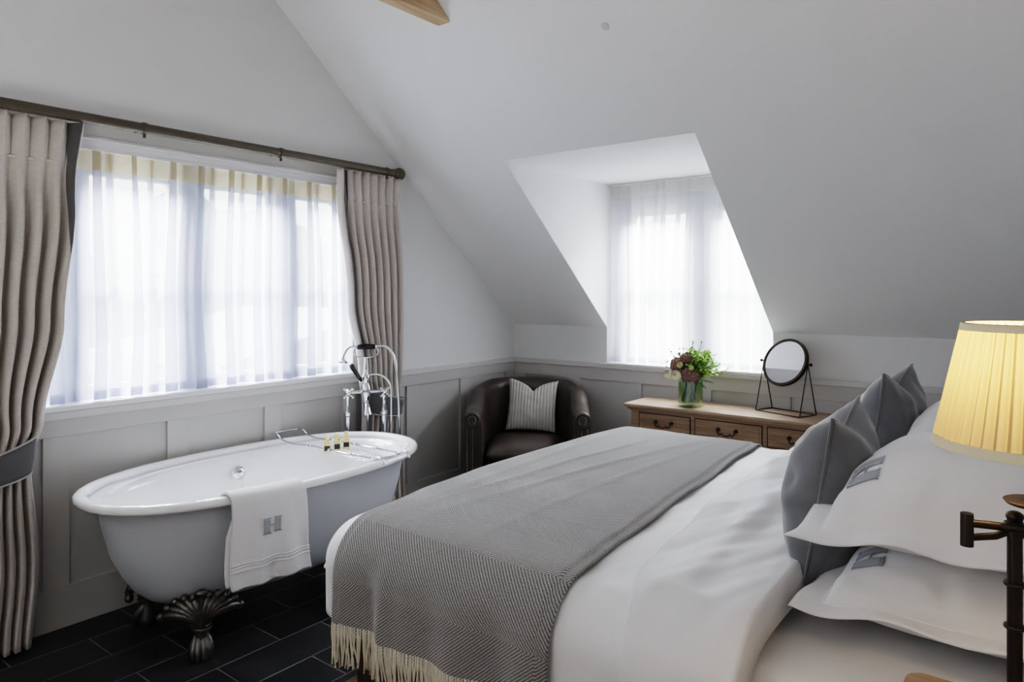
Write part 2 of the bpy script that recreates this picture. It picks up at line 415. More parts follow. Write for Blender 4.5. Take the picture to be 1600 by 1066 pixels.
# pelmet board and upright architrave beside the right curtain
b = BM(); box(b, 0, .02, GY0-.1, -1.40, 2.212, 2.30); box(b, 0, .03, GY0-.1, -1.40, 2.200, 2.215); struct('trim_7', b, M['rail'], bevel=.003)
b = BM(); box(b, 0, .03, -1.44, -1.375, .965, 2.235); struct('trim_8', b, M['rail'], bevel=.004)
b = BM(); box(b, -.12, .0, GY0, GY1, 2.170, 2.2155); struct('trim_9', b, M['sill'])

# ---- gable window
win = bpy.data.objects.new('window_1', None); col.objects.link(win); win['kind'] = 'structure'
MU = [-3.26, -2.69, -2.12]
b = BM(); box(b, -.2, -.09, GY0, GY0+.03, .98, 2.2); box(b, -.2, -.09, GY1-.03, GY1, .98, 2.2)
box(b, -.2, -.09, GY0, GY1, .98, 1.01); box(b, -.2, -.09, GY0, GY1, 2.12, 2.2); obj('window_frame', b, M['stone'], win)
for y in MU:
    b = BM(); box(b, -.22, -.075, y-.065, y+.065, 1.01, 2.12); obj('mullion', b, M['stone'], win, bevel=.012)
ed = [GY0+.03]+[v for y in MU for v in (y-.065, y+.065)]+[GY1-.03]
for i in range(0, 8, 2):
    a, c = ed[i], ed[i+1]; b = BM(); f = .03
    box(b, -.17, -.13, a, a+f, 1.01, 2.12); box(b, -.17, -.13, c-f, c, 1.01, 2.12)
    box(b, -.17, -.13, a, c, 1.01, 1.05); box(b, -.17, -.13, a, c, 2.06, 2.12); box(b, -.165, -.135, a, c, 1.57, 1.59)
    k = obj('casement', b, M['casement'], win)
    b = BM(); box(b, -.152, -.148, a+f, c-f, 1.05, 2.06); obj('pane', b, M['pane'], k)
# ---- dormer window
win = bpy.data.objects.new('window_2', None); col.objects.link(win); win['kind'] = 'structure'
b = BM(); box(b, DX0, 1.0, .12, .22, .97, 2.3); box(b, 2.06, DX1, .12, .22, .97, 2.3)
box(b, 1.0, 2.06, .12, .22, .97, 1.03); box(b, 1.0, 2.06, .12, .22, 2.12, 2.3); obj('window_frame', b, M['stone'], win)
b = BM(); box(b, 1.50, 1.66, .10, .24, 1.03, 2.12); obj('mullion', b, M['stone'], win, bevel=.012)
for a, c in ((1.0, 1.50), (1.66, 2.06)):
    b = BM(); f = .04
    box(b, a, a+f, .15, .19, 1.03, 2.12); box(b, c-f, c, .15, .19, 1.03, 2.12); box(b, a, c, .15, .19, 1.03, 1.07); box(b, a, c, .15, .19, 2.06, 2.12)
    box(b, a, c, .155, .185, 1.56, 1.585); k = obj('casement', b, M['casement'], win)
    b = BM(); box(b, a+f, c-f, .168, .172, 1.07, 2.06); obj('pane', b, M['pane'], k)

# ---- oak beam
b = BM(); x0, x1 = .972, 1.062; z0, z1 = 2.885, 3.13
yy = lambda z: -(z-KN)/SL
prism_x(b, [(yy(z0)-.002, z0), (yy(z1)-.002, z1), (DEP-yy(z1)+.002, z1), (DEP-yy(z0)+.002, z0)], x0, x1)
obj('ceiling_beam', b, M['oak'], bevel=.006, label='exposed oak beam crossing high under the sloped ceiling', cat='beam')

# ------------------------------------------------------------------ outside
b = BM(); box(b, -60, -.6, -50, 50, -3.1, -3.0); struct('ground', b, M['pale_ground'])
b = BM(); box(b, -.6, 60, .8, 60, -3.1, -3.0); struct('ground', b, M['pale_ground'])
def tree(x, y, s, label, hgt):
    t = thing('garden_tree', label, 'tree', (x, y, -3))
    b = BM(); tube(b, [(0, 0, 0), (.1, 0, hgt*.3), (0, .1, hgt*.6)], [.2, .16, .1], 8); obj('trunk', b, M['bark'], t, smooth=True)
    b = BM(); rnd = random.Random(int(x*10+y))
    for i in range(26):
        a = rnd.uniform(0, 2*PI); rr = rnd.uniform(0, s); zz = rnd.uniform(.35, 1)*hgt
        ball(b, (rr*math.cos(a), rr*math.sin(a), zz), rnd.uniform(.3, .5)*s, 10, 7)
    for v in b.verts:
        v.co += Vector((nz(*(v.co*1.7)), nz(*(v.co*1.7+Vector((9, 0, 0)))), nz(*(v.co*1.7+Vector((0, 9, 0))))))*.35
    obj('foliage', b, M['hedge'], t, smooth=True)
tree(-13, 9.6, 1.9, 'tall tree outside the bath window, rightmost behind the sheer', 6.8)
tree(-12, 4.9, 1.8, 'tree outside the bath window, middle one behind the sheer', 6.0)
tree(-13, 0.2, 2.0, 'tree outside the bath window, behind the leftmost panes', 6.6)
tree(-3, 15, 2.3, 'tree outside the dormer window behind its sheer', 5.6)
t = thing('garden_canopy', 'pale pitched canopy outside the bath window seen through the sheer', 'canopy', (-6.2, 2.4, -3), 0)
b = BM(); prism_x(b, [(-2.6, 3.62), (0, 4.25), (2.6, 3.62), (2.6, 3.57), (0, 4.19), (-2.6, 3.57)], -1.8, 1.8); obj('roof', b, M['pale_roof'], t)
for px in (-1.7, 1.7):
    b = BM(); box(b, px-.04, px+.04, -2.5, -2.42, 0, 3.6); obj('post', b, M['pale_roof'], t)
    b = BM(); box(b, px-.04, px+.04, 2.42, 2.5, 0, 3.6); obj('post', b, M['pale_roof'], t)

# ------------------------------------------------------------------ curtains
def sheer_curtain(name, label, P, zt, zb, nf, seed, hemw=.09, mt='sheer'):
    # P(s, off, z) -> point ; s 0..1 across, off depth
    t = thing(name, label, 'curtain', (0, 0, 0))
    def fn0(z0, z1):
        def fn(u, v):
            z = lerp(z0, z1, v)
            k = 1-(z-zb)/(zt-zb)
            ph = 2*PI*nf*u + 1.3*nz(u*9+seed, k*.8) + seed
            amp = .026*(1+.5*nz(u*6, seed, k*1.5))
            s = u + (.58/nf)*math.sin(2*ph)*.5*(.7+.3*k) + .006*nz(u*5, k*2+seed)
            return P(min(max(s, 0), 1), amp*math.sin(ph)*(1 + .2*k), z)
        return fn
    zh = zt-hemw
    b = BM(); grid(b, fn0(zh, zb), 420, 14); obj('voile', b, M[mt], t, smooth=True)
    b = BM(); grid(b, fn0(zt, zh), 420, 4); obj('heading', b, M[mt.replace('sheer', 'sheerhead')], t, smooth=True)
    b = BM(); grid(b, fn0(zb+.045, zb+.002), 420, 2)
    for v in b.verts: v.co += Vector(P(0, .004, 0))-Vector(P(0, 0, 0))
    obj('hem', b, M[mt], t, smooth=True)
    return t
t = sheer_curtain('sheer_curtain', 'long white sheer curtain across the window behind the bath', lambda s, o, z: (-.022+o, lerp(GY0+.02, GY1-.01, s), z), 2.155, .996, 12, .7)
b = BM(); box(b, -.045, -.004, GY0+.01, GY1-.01, 2.156, 2.169); obj('track', b, M['sill'], t)
t = sheer_curtain('sheer_curtain', 'white sheer curtain hanging in the dormer window recess', lambda s, o, z: (lerp(DX0+.01, DX1-.01, s), .045+o, z), 2.285, .98, 6.5, 2.1, mt='sheerwhite')
b = BM(); box(b, DX0+.01, DX1-.01, .03, .06, 2.285, 2.298); obj('track', b, M['sill'], t)

def drape(label, side, kT, kB, n, x0=.105, edge=+1):
    # edges as functions of z; edge=+1 leading edge at high y, -1 at low y
    t = thing('linen_curtain', label, 'curtain', (0, 0, 0))
    zt, zb = 2.243, .015
    zs = [zt - .005*0]; 
    def pos(u, z):
        e0 = interp(z, kT); e1 = interp(z, kB)       # low-y edge, high-y edge
        if z > 2.06: A = lerp(.010, .034, (z-2.06)/(zt-2.06))
        else: A = lerp(.010, .040, min(1, (2.06-z)/.35))
        tie = math.exp(-((z-.79)/.13)**2); A = A*(1-.5*tie)
        k = (2.06-z)/2.06 if z < 2.06 else 0
        ph = 2*PI*n*u + .9*k*nz(u*6+side*5, z*.9)
        s = u
        if z > 2.06:
            hh = (z-2.06)/(zt-2.06); off = A*(abs(math.cos(PI*n*u))**.7*2-1); s = u - hh*.20/n*math.sin(2*PI*n*u)
        else:
            off = A*math.cos(ph) + .35*A*math.cos(2*ph+1+k*2)*k; s = u + .09/n*math.sin(ph*2)*min(1, k*5)
        return Vector((x0+off+.015*k+.02*tie*math.sin(PI*u), lerp(e0, e1, s), z))
    def zz(v):
        z = lerp(zt, zb, v) 
        return z
    NV = 90
    b = BM(); nu = n*16; w0 = .09 if edge > 0 else 0
    ua, ub = (0, 1) if edge > 0 else (.075, 1)
    grid(b, lambda u, v: pos(lerp(ua, ub, u), zz(v)), nu, NV); obj('drape', b, M['linen'], t, smooth=True, solid=.003)
    ua, ub = (.94, 1.0) if edge > 0 else (0, .085)
    b = BM(); grid(b, lambda u, v: pos(lerp(ua if edge < 0 else lerp(ua, ub, v**1.5), ub, u), zz(v*(.26 if edge > 0 else 1)))+Vector((.004, 0, 0)), 12, NV); obj('leading_edge', b, M['charcoal'], t, smooth=True, solid=.004)
    # return of the leading edge, turned towards the window
    b = BM()
    ue = 1. if edge > 0 else 0.
    grid(b, lambda u, v: pos(ue, zz(v))+Vector((-.05*u, edge*.018*math.sin(u*2), 0)), 4, NV); obj('edge_return', b, M['linen'], t, smooth=True, solid=.003)
    # pleat pinches
    for i in range(n):
        b = BM(); u = (i+.5)/n
        if edge > 0 and u > .92 or edge < 0 and u < .08: continue
        p = pos(u, 2.062); ball(b, (x0+.004, p.y, 2.062), .011, 8, 6, (1, 1.3, .6)); obj('pleat_pinch', b, M['linen'], t, smooth=True)
    # tie-back band
    y0 = interp(.79, kT)-.02; y1 = interp(.79, kB)+.022
    cy, hw = (y0+y1)/2, (y1-y0)/2
    def band(u, v, g=0):
        a = 2*PI*u; tilt = edge*.05*math.cos(a)
        h = lerp(.062, -.062, v)
        return Vector((x0+.02+(.062+g)*math.sin(a), cy+(hw+g)*math.cos(a)*(1+.06*(h/.06)), .79+h+tilt*(1 if h > 0 else .4)-.015*math.sin(a)))
    b = BM(); grid(b, lambda u, v: band(u, v), 40, 6, cu=True); tb = obj('tieback', b, M['charcoal'], t, smooth=True, solid=.005)
    b = BM()
    for v in (0, 1): tube(b, [band(i/40, v, .002) for i in range(40)], .0045, 6, closed=True)
    obj('piping', b, M['piping'], tb, smooth=True)
    return t
drape('beige pinch-pleat curtain at the left of the bath window, tied back', 0,
      [(0, -3.86), (.5, -3.84), (.79, -3.80), (1.3, -3.90), (2.3, -3.93)],
      [(0, -3.50), (.35, -3.475), (.79, -3.50), (.95, -3.455), (1.38, -3.375), (1.9, -3.325), (2.3, -3.295)], 9, edge=1)
drape('beige pinch-pleat curtain at the right of the bath window, behind the bath taps', 1,
      [(0, -1.72), (.4, -1.70), (.79, -1.66), (1.0, -1.70), (1.45, -1.79), (2.0, -1.84), (2.3, -1.86)],
      [(0, -1.36), (.79, -1.40), (1.4, -1.385), (2.3, -1.40)], 7, edge=-1)
# rod
t = thing('curtain_rod', 'thick bronze curtain pole above the bath window with ball end', 'curtain pole', (.115, 0, 2.272))
b = BM(); tube(b, [(0, -4.05, 0), (0, -1.43, 0)], .024, 20); obj('pole', b, M['pole'], t, smooth='auto')
for y, s in ((-1.39, 1), (-4.09, -1)):
    b = BM(); tube(b, [(0, y-s*.05, 0), (0, y-s*.03, 0), (0, y-s*.028, 0)], [.027, .027, .018], 20); ball(b, (0, y, 0), .041, 20, 14); obj('finial', b, M['pole'], t, smooth='auto')
for y in (-4.0, -3.02, -2.28, -1.50):
    b = BM(); tube(b, [(-.115, y, .0), (-.03, y, -.0)], .009, 8); lathe(b, [(0, 0), (.028, 0), (.028, .008), (0, .010)], n=16, mtx=Matrix.Translation((-.1145, y, 0)) @ Matrix.Rotation(PI/2, 4, 'Y'))
    tube(b, [(0, y-.009, 0), (0, y+.009, 0)], .028, 20); tube(b, [(0, y, -.02), (0, y, -.045)], .007, 8)
    obj('bracket', b, M['pole'], t, smooth='auto')
# ------------------------------------------------------------------ bath
TCX, TCY = .503, -2.602
t = thing('bathtub', 'white roll-top freestanding bath with pale blue-grey outside on claw feet', 'bathtub', (TCX, TCY, 0))
RZ = .655
def outline(a, hw, hl):       # rounded oblong, long axis y
    c, s = math.cos(a), math.sin(a); p = 2.35
    r = (abs(c/hw)**p+abs(s/hl)**p)**(-1/p)
    return r*c, r*s
def ring(bm, hw, hl, z, n=72, dz=0):
    out = []
    for k in range(n):
        x, y = outline(2*PI*k/n, hw, hl); out.append(bm.verts.new((x, y, z)))
    return out
def loft(bm, rings, cap0=False, cap1=False):
    n = len(rings[0])
    for a, c in zip(rings, rings[1:]):
        for k in range(n): bm.faces.new((a[k], a[(k+1) % n], c[(k+1) % n], c[k]))
    if cap0: bm.faces.new(rings[0][::-1])
    if cap1: bm.faces.new(rings[-1])
b = BM()
prof = [(.405, .765, RZ-.012), (.398, .755, .60), (.380, .735, .50), (.355, .710, .40), (.325, .665, .31), (.295, .625, .245), (.26, .58, .205), (.20, .50, .18), (.10, .35, .165), (.02, .06, .16)]
loft(b, [ring(b, *p) for p in prof], cap1=True); obj('outer_shell', b, M['tubpaint'], t, smooth=True)
b = BM()
prof = [(.404, .764, RZ-.010)]
for i in range(13):
    a = PI*1.25*i/12 - .35
    r = .030
    prof.append((.435+r*math.cos(a)*1.0, .813+r*math.cos(a)*1.0, RZ+.000+r*.8*math.sin(a)))
prof += [(.385, .755, RZ-.004), (.372, .735, .60), (.350, .705, .48), (.32, .665, .36), (.28, .60, .265), (.22, .52, .23), (.12, .38, .215), (.02, .06, .212)]
loft(b, [ring(b, *p) for p in prof], cap1=True); obj('basin', b, M['enamel'], t, smooth=True)
# overflow and drain
ov = Matrix.Translation((-.345, .04, .555)) @ Matrix.Rotation(PI/2-.2, 4, 'Y')
b = BM(); lathe(b, [(0, 0), (.034, 0), (.036, .006), (.030, .012), (.018, .016), (.014, .024), (0, .026)], n=28, mtx=ov); f = obj('overflow', b, M['chrome'], t, smooth='auto')
b = BM(); pts = []
for i in range(14):
    z = .53-.012*i; pts.append((-.312+.0008*i*i*.3, .04+.002*(-1)**i, z))
for i, p in enumerate(pts): ball(b, p, .0045, 6, 5)
obj('plug_chain', b, M['chrome'], f, smooth=True)
b = BM(); lathe(b, [(0, .214), (.03, .214), (.028, .22), (0, .222)], c=(0, .05, 0), n=20); obj('drain', b, M['chrome'], t, smooth='auto')
def claw():
    b = BM()      # local: +x outward, z up
    # toes and paw
    for i, a in enumerate((-.75, -.27, .27, .75)):
        pts = [(-.005, math.sin(a)*.012, .10), (.018*math.cos(a), .026*math.sin(a)*1.3, .07), (.040*math.cos(a), .034*math.sin(a)*1.3, .040), (.052*math.cos(a), .036*math.sin(a)*1.3, .018), (.050*math.cos(a), .034*math.sin(a)*1.3, .006)]
        tube(b, smooth_path(pts, 4), [.014+.006*math.sin(PI*min(1, j/12)) for j in range(17)], 10)
        ball(b, (.056*math.cos(a), .045*math.sin(a), .012), .0095, 8, 6, (1.3, .8, 1.2))
    lathe(b, [(0, 0), (.034, 0), (.042, .015), (.042, .035), (.036, .06), (.030, .09), (.027, .12), (.032, .15), (.045, .18), (.05, .195), (0, .20)], n=16)
    for z in (.118, .132, .146): tube(b, [(.033*math.cos(2*PI*k/16), .036*math.sin(2*PI*k/16), z) for k in range(16)], .0075, 8, closed=True)
    # acanthus fan: curling lobes to each side, built on a curved plate
    for s in (-1, 1):
        for j in range(5):
            a = lerp(.25, 1.30, j/4); L_ = lerp(.12, .155, j/4)
            pts = []
            for q in range(7):
                w = q/6; ang = a*(.35+.65*w)
                y = s*L_*w*math.sin(ang); z = .135+L_*w*math.cos(ang)*1.0
                pts.append((.036-.010*w-.04*(w**2)*(abs(y)/.12), y, z))
            tube(b, pts, [.010, .016, .019, .021, .021, .018, .010], 10)
            ball(b, pts[-1], .019, 8, 6)
    tube(b, [(.04, 0, .14), (.036, 0, .19), (.028, 0, .25), (.030, 0, .275)], [.012, .014, .016, .012], 10); ball(b, (.036, 0, .272), .020, 10, 8, (1, 1.3, .8))
    return b
feet = [(.235, -.475, -.5), (.235, .475, .5), (-.235, -.475, PI+.5), (-.235, .475, PI-.5)]
cf = None
for x, y, a in feet:
    if cf is None:
        cf = obj('claw_foot', claw(), M['iron'], t, smooth='auto', label='dark cast iron lion paw foot')
        o = cf
    else: o = cf.copy(); col.objects.link(o)
    o.location = (x, y, 0); o.rotation_euler = (0, 0, a)
# plate edge joins under body are hidden

# towel over the near rim
TX = TCX+.435
def towel(u, v):     # u across (y), v along drape
    y0, y1 = -3.06, -2.75
    L1, L2 = .075, .335
    R_ = .052; arc = PI*R_
    s = lerp(-L1, arc+L2, v)
    zc = RZ-.005
    if s < 0: x = TX-R_-.012*(-s/L1); z = zc+s
    elif s < arc: a = s/R_; x = TX-R_*math.cos(a); z = zc+R_*.78*math.sin(a)
    else:
        d = s-arc; x = TX+R_+.0*d; z = zc-d
        x -= .10*d*d
    dd = max(0, s-arc)/L2
    y = lerp(y0, y1, u)+.045*dd*(u-.1)+.015*dd*math.sin(v*6)
    x += .435*((1-abs((y-TCY)/.813)**2.35)**(1/2.35)-1)*(1-.35*dd)
    x += (.006*math.sin(u*9+.5)+.007*math.sin(u*17+2))*dd + .004*nz(u*5, v*5)
    z += -.025*(1-u)*0 + .012*nz(u*4, 3)*dd + (.02*u*u)*0
    return Vector((x, y, z))
t = thing('bath_towel', 'white towel with a grey letter H draped over the bath rim', 'towel', (0, 0, 0))
b = BM(); grid(b, towel, 40, 90); obj('cloth', b, M['towelm'], t, smooth=True, solid=.013)
b = BM(); grid(b, lambda u, v: towel(u*.9+.02, lerp(.52, .975, v))-Vector((.017, .020*min(1, v*4), 0)), 30, 40); obj('under_fold', b, M['towelm'], t, smooth=True, solid=.010)
b = BM()
b.free()
for v in (.825, .845, .872): b = BM(); grid(b, lambda a, c, v=v: towel(a, v+.009*c)+Vector((.0085, 0, 0)), 40, 2); obj('woven_band', b, M['cotton'], t, smooth=True, solid=.003)
def letterH(fn, uo, vo, su, sv, off, mirror=False):
    b = BM()
    def pt(a0, a1, c0, c1): patch(b, fn, uo+su*a0, uo+su*a1, vo+sv*c0, vo+sv*c1, off, 6)
    for s in (-1, 1):
        pt(s*.60-.32, s*.60+.32, -1, 1); pt(s*.60-.42, s*.60+.42, -1.06, -.96); pt(s*.60-.42, s*.60+.42, .96, 1.06)
    pt(-.3, .3, -.07, .07)
    return b
# towel(u,v): du x dv normal orientation -> check sign through offset
b = letterH(towel, .50, .60, .125, .052, -.010); obj('letter', b, M['mono'], t, smooth=True, solid=.002, label='grey letter H monogram')

# bath rack
t = thing('bath_rack', 'chrome wire bath rack laid across the right end of the bath', 'bath rack', (0, 0, 0))
b = BM(); zr = .682
for y in (-2.29, -2.12):
    tube(b, [(.37, y, zr), (.90, y, zr)], .0055, 8)
    for x in (.40, .55, .72, .89): ball(b, (x, y, zr), .009, 8, 6)
tube(b, [(.898, -2.29, zr), (.91, -2.24, zr), (.91, -2.17, zr), (.898, -2.12, zr)], .005, 8)
obj('side_rail', b, M['chrome'], t, smooth=True)
b = BM()
for i in range(15): tube(b, [(.44+.028*i, -2.285, zr-.02), (.44+.028*i, -2.125, zr-.02)], .0016, 5)
for y in (-2.26, -2.205, -2.15): tube(b, [(.42, y, zr-.024), (.86, y, zr-.024)], .002, 5)
for x in (.42, .86): tube(b, [(x, -2.29, zr), (x, -2.285, zr-.02), (x, -2.125, zr-.02), (x, -2.12, zr)], .002, 5)
obj('wire_basket', b, M['chrome'], t, smooth=True)
for y in (-2.29, -2.12):
    b = BM(); tube(b, smooth_path([(.38, y, zr), (.24, y, zr-.01), (.14, y, zr), (.09, y, zr+.025), (.045, y, zr+.02)], 5), .006, 8); obj('hook_arm', b, M['chrome'], t, smooth=True)
b = BM(); tube(b, smooth_path([(.045, -2.29, zr+.02), (.03, -2.25, zr+.02), (.03, -2.16, zr+.02), (.045, -2.12, zr+.02)], 5), .006, 8)
obj('end_bar', b, M['chrome'], t, smooth=True)
for y in (-2.29, -2.12): b = BM(); tube(b, smooth_path([(.89, y, zr), (.925, y, zr+.014), (.955, y, zr+.010), (.968, y, zr-.012)], 5), .0055, 8); obj('rim_hook', b, M['chrome'], t, smooth=True)
# toiletry bottles
def bottle(x, y, label):
    t = thing('toiletry_bottle', label, 'bottle', (x, y, zr-.0185), .92, 'toiletry bottles on the bath rack')
    b = BM(); box(b, -.018, .018, -.013, .013, 0, .060); obj('glass_body', b, M['amber'], t, bevel=.004)
    b = BM(); box(b, -.0145, .0145, -.0136, .0136, .012, .038); obj('paper_label', b, M['blacklabel'], t)
    b = BM(); lathe(b, [(0, .058), (.008, .058), (.007, .066), (.0100, .070), (.0100, .093), (0, .094)], n=14); obj('cap', b, M['gold'], t, smooth='auto')
bottle(.53, -2.285, 'small amber bottle with black label, leftmost of three on the bath rack')
bottle(.535, -2.225, 'small amber bottle with black label, middle one of three on the bath rack')
bottle(.535, -2.165, 'small amber bottle with black label, rightmost of three on the bath rack')

# ------------------------------------------------------------------ bath tap (free-standing mixer)
A = Vector((.115, -1.815)); B = Vector((.235, -1.63))
mid = (A+B)/2; ang = math.atan2((B-A).y, (B-A).x)
hd = (B-A).length/2
t = thing('bath_mixer_tap', 'chrome floor-standing bath mixer tap with hand shower and hose', 'tap', (mid.x, mid.y, 0), ang)
# local: x along bar, -y towards the bath
for s in (-1, 1):
    b = BM(); lathe(b, [(0, 0), (.034, 0), (.034, .006), (.018, .014), (.0185, .02), (.0185, .74), (.023, .745), (.023, .765), (.017, .77), (.012, .80), (.012, .835), (.015, .845), (.015, .87), (0, .875)], c=(s*hd, 0, 0), n=20)
    obj('standpipe', b, M['chrome'], t, smooth='auto')
    b = BM(); cz = .885; tube(b, [(s*hd, .0, cz), (s*hd, -.02, cz), (s*hd, -.035, cz)], [.022, .020, .012], 16); ball(b, (s*hd, 0, cz), .024, 14, 10)
    h = obj('valve', b, M['chrome'], t, smooth='auto')
    b = BM()
    for k in range(4):
        a = PI/4+k*PI/2; p = Vector((s*hd, -.048, cz)); q = p+Vector((math.cos(a), 0, math.sin(a)))*.034
        tube(b, [p, q], [.007, .0055], 8); ball(b, q, .008, 8, 6)
    ball(b, (s*hd, -.05, cz), .013, 12, 8, (1, .7, 1)); obj('cross_handle', b, M['chrome'], h, smooth=True)
b = BM(); tube(b, [(-hd, 0, .885), (hd, 0, .885)], .0115, 12); lathe(b, [(0, .82), (.022, .825), (.028, .85), (.032, .885), (.028, .92), (.018, .94), (.022, .955), (.027, .97), (.020, .99), (.014, 1.0), (.014, 1.03), (.010, 1.07), (.008, 1.10), (0, 1.10)], n=18)
obj('mixer_body', b, M['chrome'], t, smooth='auto')
b = BM(); tube(b, smooth_path([(0, 0, .84), (0, -.02, .815), (0, -.045, .80), (0, -.062, .78), (0, -.066, .755)], 4), [.018]*5+[.019]*4+[.02]*4+[.023, .026, .028, .029], 14)
obj('spout', b, M['chrome'], t, smooth=True)
b = BM(); tube(b, [(0, -.01, .93), (-.03, -.022, .955)], .007, 8); h = obj('lever', b, M['chrome'], t, smooth=True)
b = BM(); tube(b, [(-.03, -.022, .955), (-.045, -.025, .98), (-.085, -.035, 1.045), (-.095, -.038, 1.06)], [.008, .012, .017, .013], 12); obj('lever_grip', b, M['blackgrip'], h, smooth=True)
b = BM()
for s in (-1, 1): tube(b, smooth_path([(0, 0, 1.095), (s*.045, 0, 1.10), (s*.072, 0, 1.115), (s*.075, 0, 1.14), (s*.06, 0, 1.158)], 4), .005, 8)
obj('cradle', b, M['chrome'], t, smooth=True)
b = BM(); hz = 1.162
tube(b, [(-.055, 0, hz), (-.05, 0, hz), (0, 0, hz+.002), (.05, 0, hz), (.055, 0, hz)], [.012, .0155, .0175, .0155, .012], 14); hs = obj('hand_shower', b, M['blackgrip'], t, smooth=True, label='black grip of the hand shower')
b = BM(); tube(b, smooth_path([(-.055, 0, hz), (-.085, 0, hz+.004), (-.115, 0, hz-.012), (-.135, 0, hz-.05), (-.138, 0, hz-.062)], 4), .008, 10)
tube(b, [(-.135, 0, hz-.055), (-.139, 0, hz-.075), (-.140, 0, hz-.085), (-.141, 0, hz-.094)], [.012, .016, .034, .033], 16); obj('shower_head', b, M['chrome'], hs, smooth='auto')
b = BM(); tube(b, [(.055, 0, hz), (.075, 0, hz)], [.013, .011], 12); tube(b, smooth_path([(.075, 0, hz), (.13, 0, hz-.005), (.175, 0, hz-.08), (.195, 0, hz-.25), (.205, .0, .62), (.195, .02, .3), (.13, .05, .16), (.05, .06, .14), (.02, .05, .3), (.015, .03, .8), (.01, .02, .93)], 8), .0085, 8)
obj('hose', b, M['chrome'], t, smooth=True)
b = BM(); tube(b, smooth_path([(.0, 0, .985), (.06, 0, .992), (.115, 0, .97), (.15, 0, .91), (.155, 0, .80), (.15, .0, .5), (.13, .03, .2), (.10, .05, .02)], 6), .007, 8)
obj('supply_pipe', b, M['chrome'], t, smooth=True)
# ------------------------------------------------------------------ armchair
t = thing('tub_armchair', 'dark brown leather tub armchair with studded scroll arms in the corner', 'armchair', (.475, -.46, 0), math.radians(36))
HWc, YF, YC = .355, -.37, .0
def cpath(s):        # s 0..1 -> point, outward normal
    La = YC-YF; Lc = PI*HWc; Tt = 2*La+Lc; d = s*Tt
    if d < La: return Vector((-HWc, YF+d, 0)), Vector((-1, 0, 0))
    if d > La+Lc: return Vector((HWc, YC-(d-La-Lc), 0)), Vector((1, 0, 0))
    a = PI-(d-La)/HWc; return Vector((HWc*math.cos(a), YC+HWc*math.sin(a), 0)), Vector((math.cos(a), math.sin(a), 0))
def chh(s): 
    q = min(s, 1-s); return interp(q, [(0, .685), (.06, .70), (.22, .79), (.36, .835), (.5, .842)])
def cprof(h, rr=.062):
    pts = [(-.05, .24), (-.052, .36), (-.05, h-.16), (-.047, h-.09)]
    cx, cz = .018, h-rr
    for i in range(15):
        a = PI*.97-(PI*1.45)*i/14
        pts.append((cx+rr*math.cos(a)*(1 if a > PI/2 or True else 1), cz+rr*math.sin(a)))
    pts += [(.022, h-.135), (.028, h-.2), (.03, .3), (.025, .12)]
    return pts
def crow(s, dy=0, shrink=0):
    p, n = cpath(s); h = chh(s)
    taper = interp(min(s, 1-s), [(0, .055), (.1, .062), (.5, .062)])
    return [(p+n*(o-shrink*(1 if o > 0 else -1)*0)+Vector((0, dy, z))) for o, z in cprof(h, taper)]
b = BM(); NS = 60; rows = [[b.verts.new(q) for q in crow(i/NS)] for i in range(NS+1)]
m_ = len(rows[0])
for r0, r1 in zip(rows, rows[1:]):
    for k in range(m_-1): b.faces.new((r0[k], r0[k+1], r1[k+1], r1[k]))
    b.faces.new((r0[m_-1], r0[0], r1[0], r1[m_-1]))
b.faces.new(rows[0]); b.faces.new(rows[-1][::-1])
obj('back_and_arms', b, M['leather'], t, smooth='auto', angle=50)
for s, sx in ((0, -1), (1, 1)):
    p, n = cpath(s); h = chh(s); cx = p.x+n.x*.018; cz = h-.055
    b = BM()
    # scroll ring and front panel, standing proud of the arm end
    tube(b, [(cx+.045*math.cos(a), YF-.012, cz+.045*math.sin(a)) for a in [2*PI*k/28 for k in range(28)]], .013, 10, closed=True)
    lathe(b, [(0, 0), (.036, 0), (.034, .010), (0, .013)], n=24, mtx=Matrix.Translation((cx, YF, cz)) @ Matrix.Rotation(PI/2, 4, 'X'))
    pn = box(b, cx-.05, cx+.03, YF-.012, YF, .14, cz-.03) if sx < 0 else box(b, cx-.03, cx+.05, YF-.012, YF, .14, cz-.03)
    f = obj('arm_front', b, M['leather'], t, smooth='auto')
    b = BM()
    for k in range(22): 
        a = -.4*PI+1.8*PI*k/21
        ball(b, (cx+.028*math.cos(a), YF-.013, cz+.028*math.sin(a)), .0036, 6, 4)
    for k in range(34):
        z = .15+.0135*k
        for xx in (-.034, .004) if sx < 0 else (-.004, .034): 
            if z < cz-.035: ball(b, (cx+xx, YF-.013, z), .0036, 6, 4)
    obj('nailhead_trim', b, M['nail'], f, smooth=True)
b = BM(); box(b, -.295, .295, -.335, .28, .12, .325); obj('seat_base', b, M['leather'], t, bevel=.02)
b = BM()
def seatc(u, v, top):
    x = lerp(-.283, .283, u); y = lerp(-.375, .27, v)
    k = (1-abs(2*u-1)**6)*(1-abs(2*v-1)**6)
    if y > .0: x *= math.sqrt(max(.05, 1-((y)/.33)**2*.8))
    z = .385+(.055+.018*math.sin(PI*u)*math.sin(PI*v) if top else -.055)*k**.35
    return Vector((x, y, z))
grid(b, lambda u, v: seatc(u, v, True), 28, 28); grid(b, lambda u, v: seatc(u, v, False), 28, 28)
bmesh.ops.remove_doubles(b, verts=b.verts, dist=1e-4); obj('seat_cushion', b, M['leather'], t, smooth=True)
for x, y in ((-.27, -.31), (.27, -.31), (-.22, .25), (.22, .25)):
    b = BM(); lathe(b, [(0, 0), (.014, 0), (.018, .05), (.026, .09), (.026, .125), (0, .125)], c=(x, y, 0), n=14); obj('leg', b, M['bedwood'], t, smooth='auto')

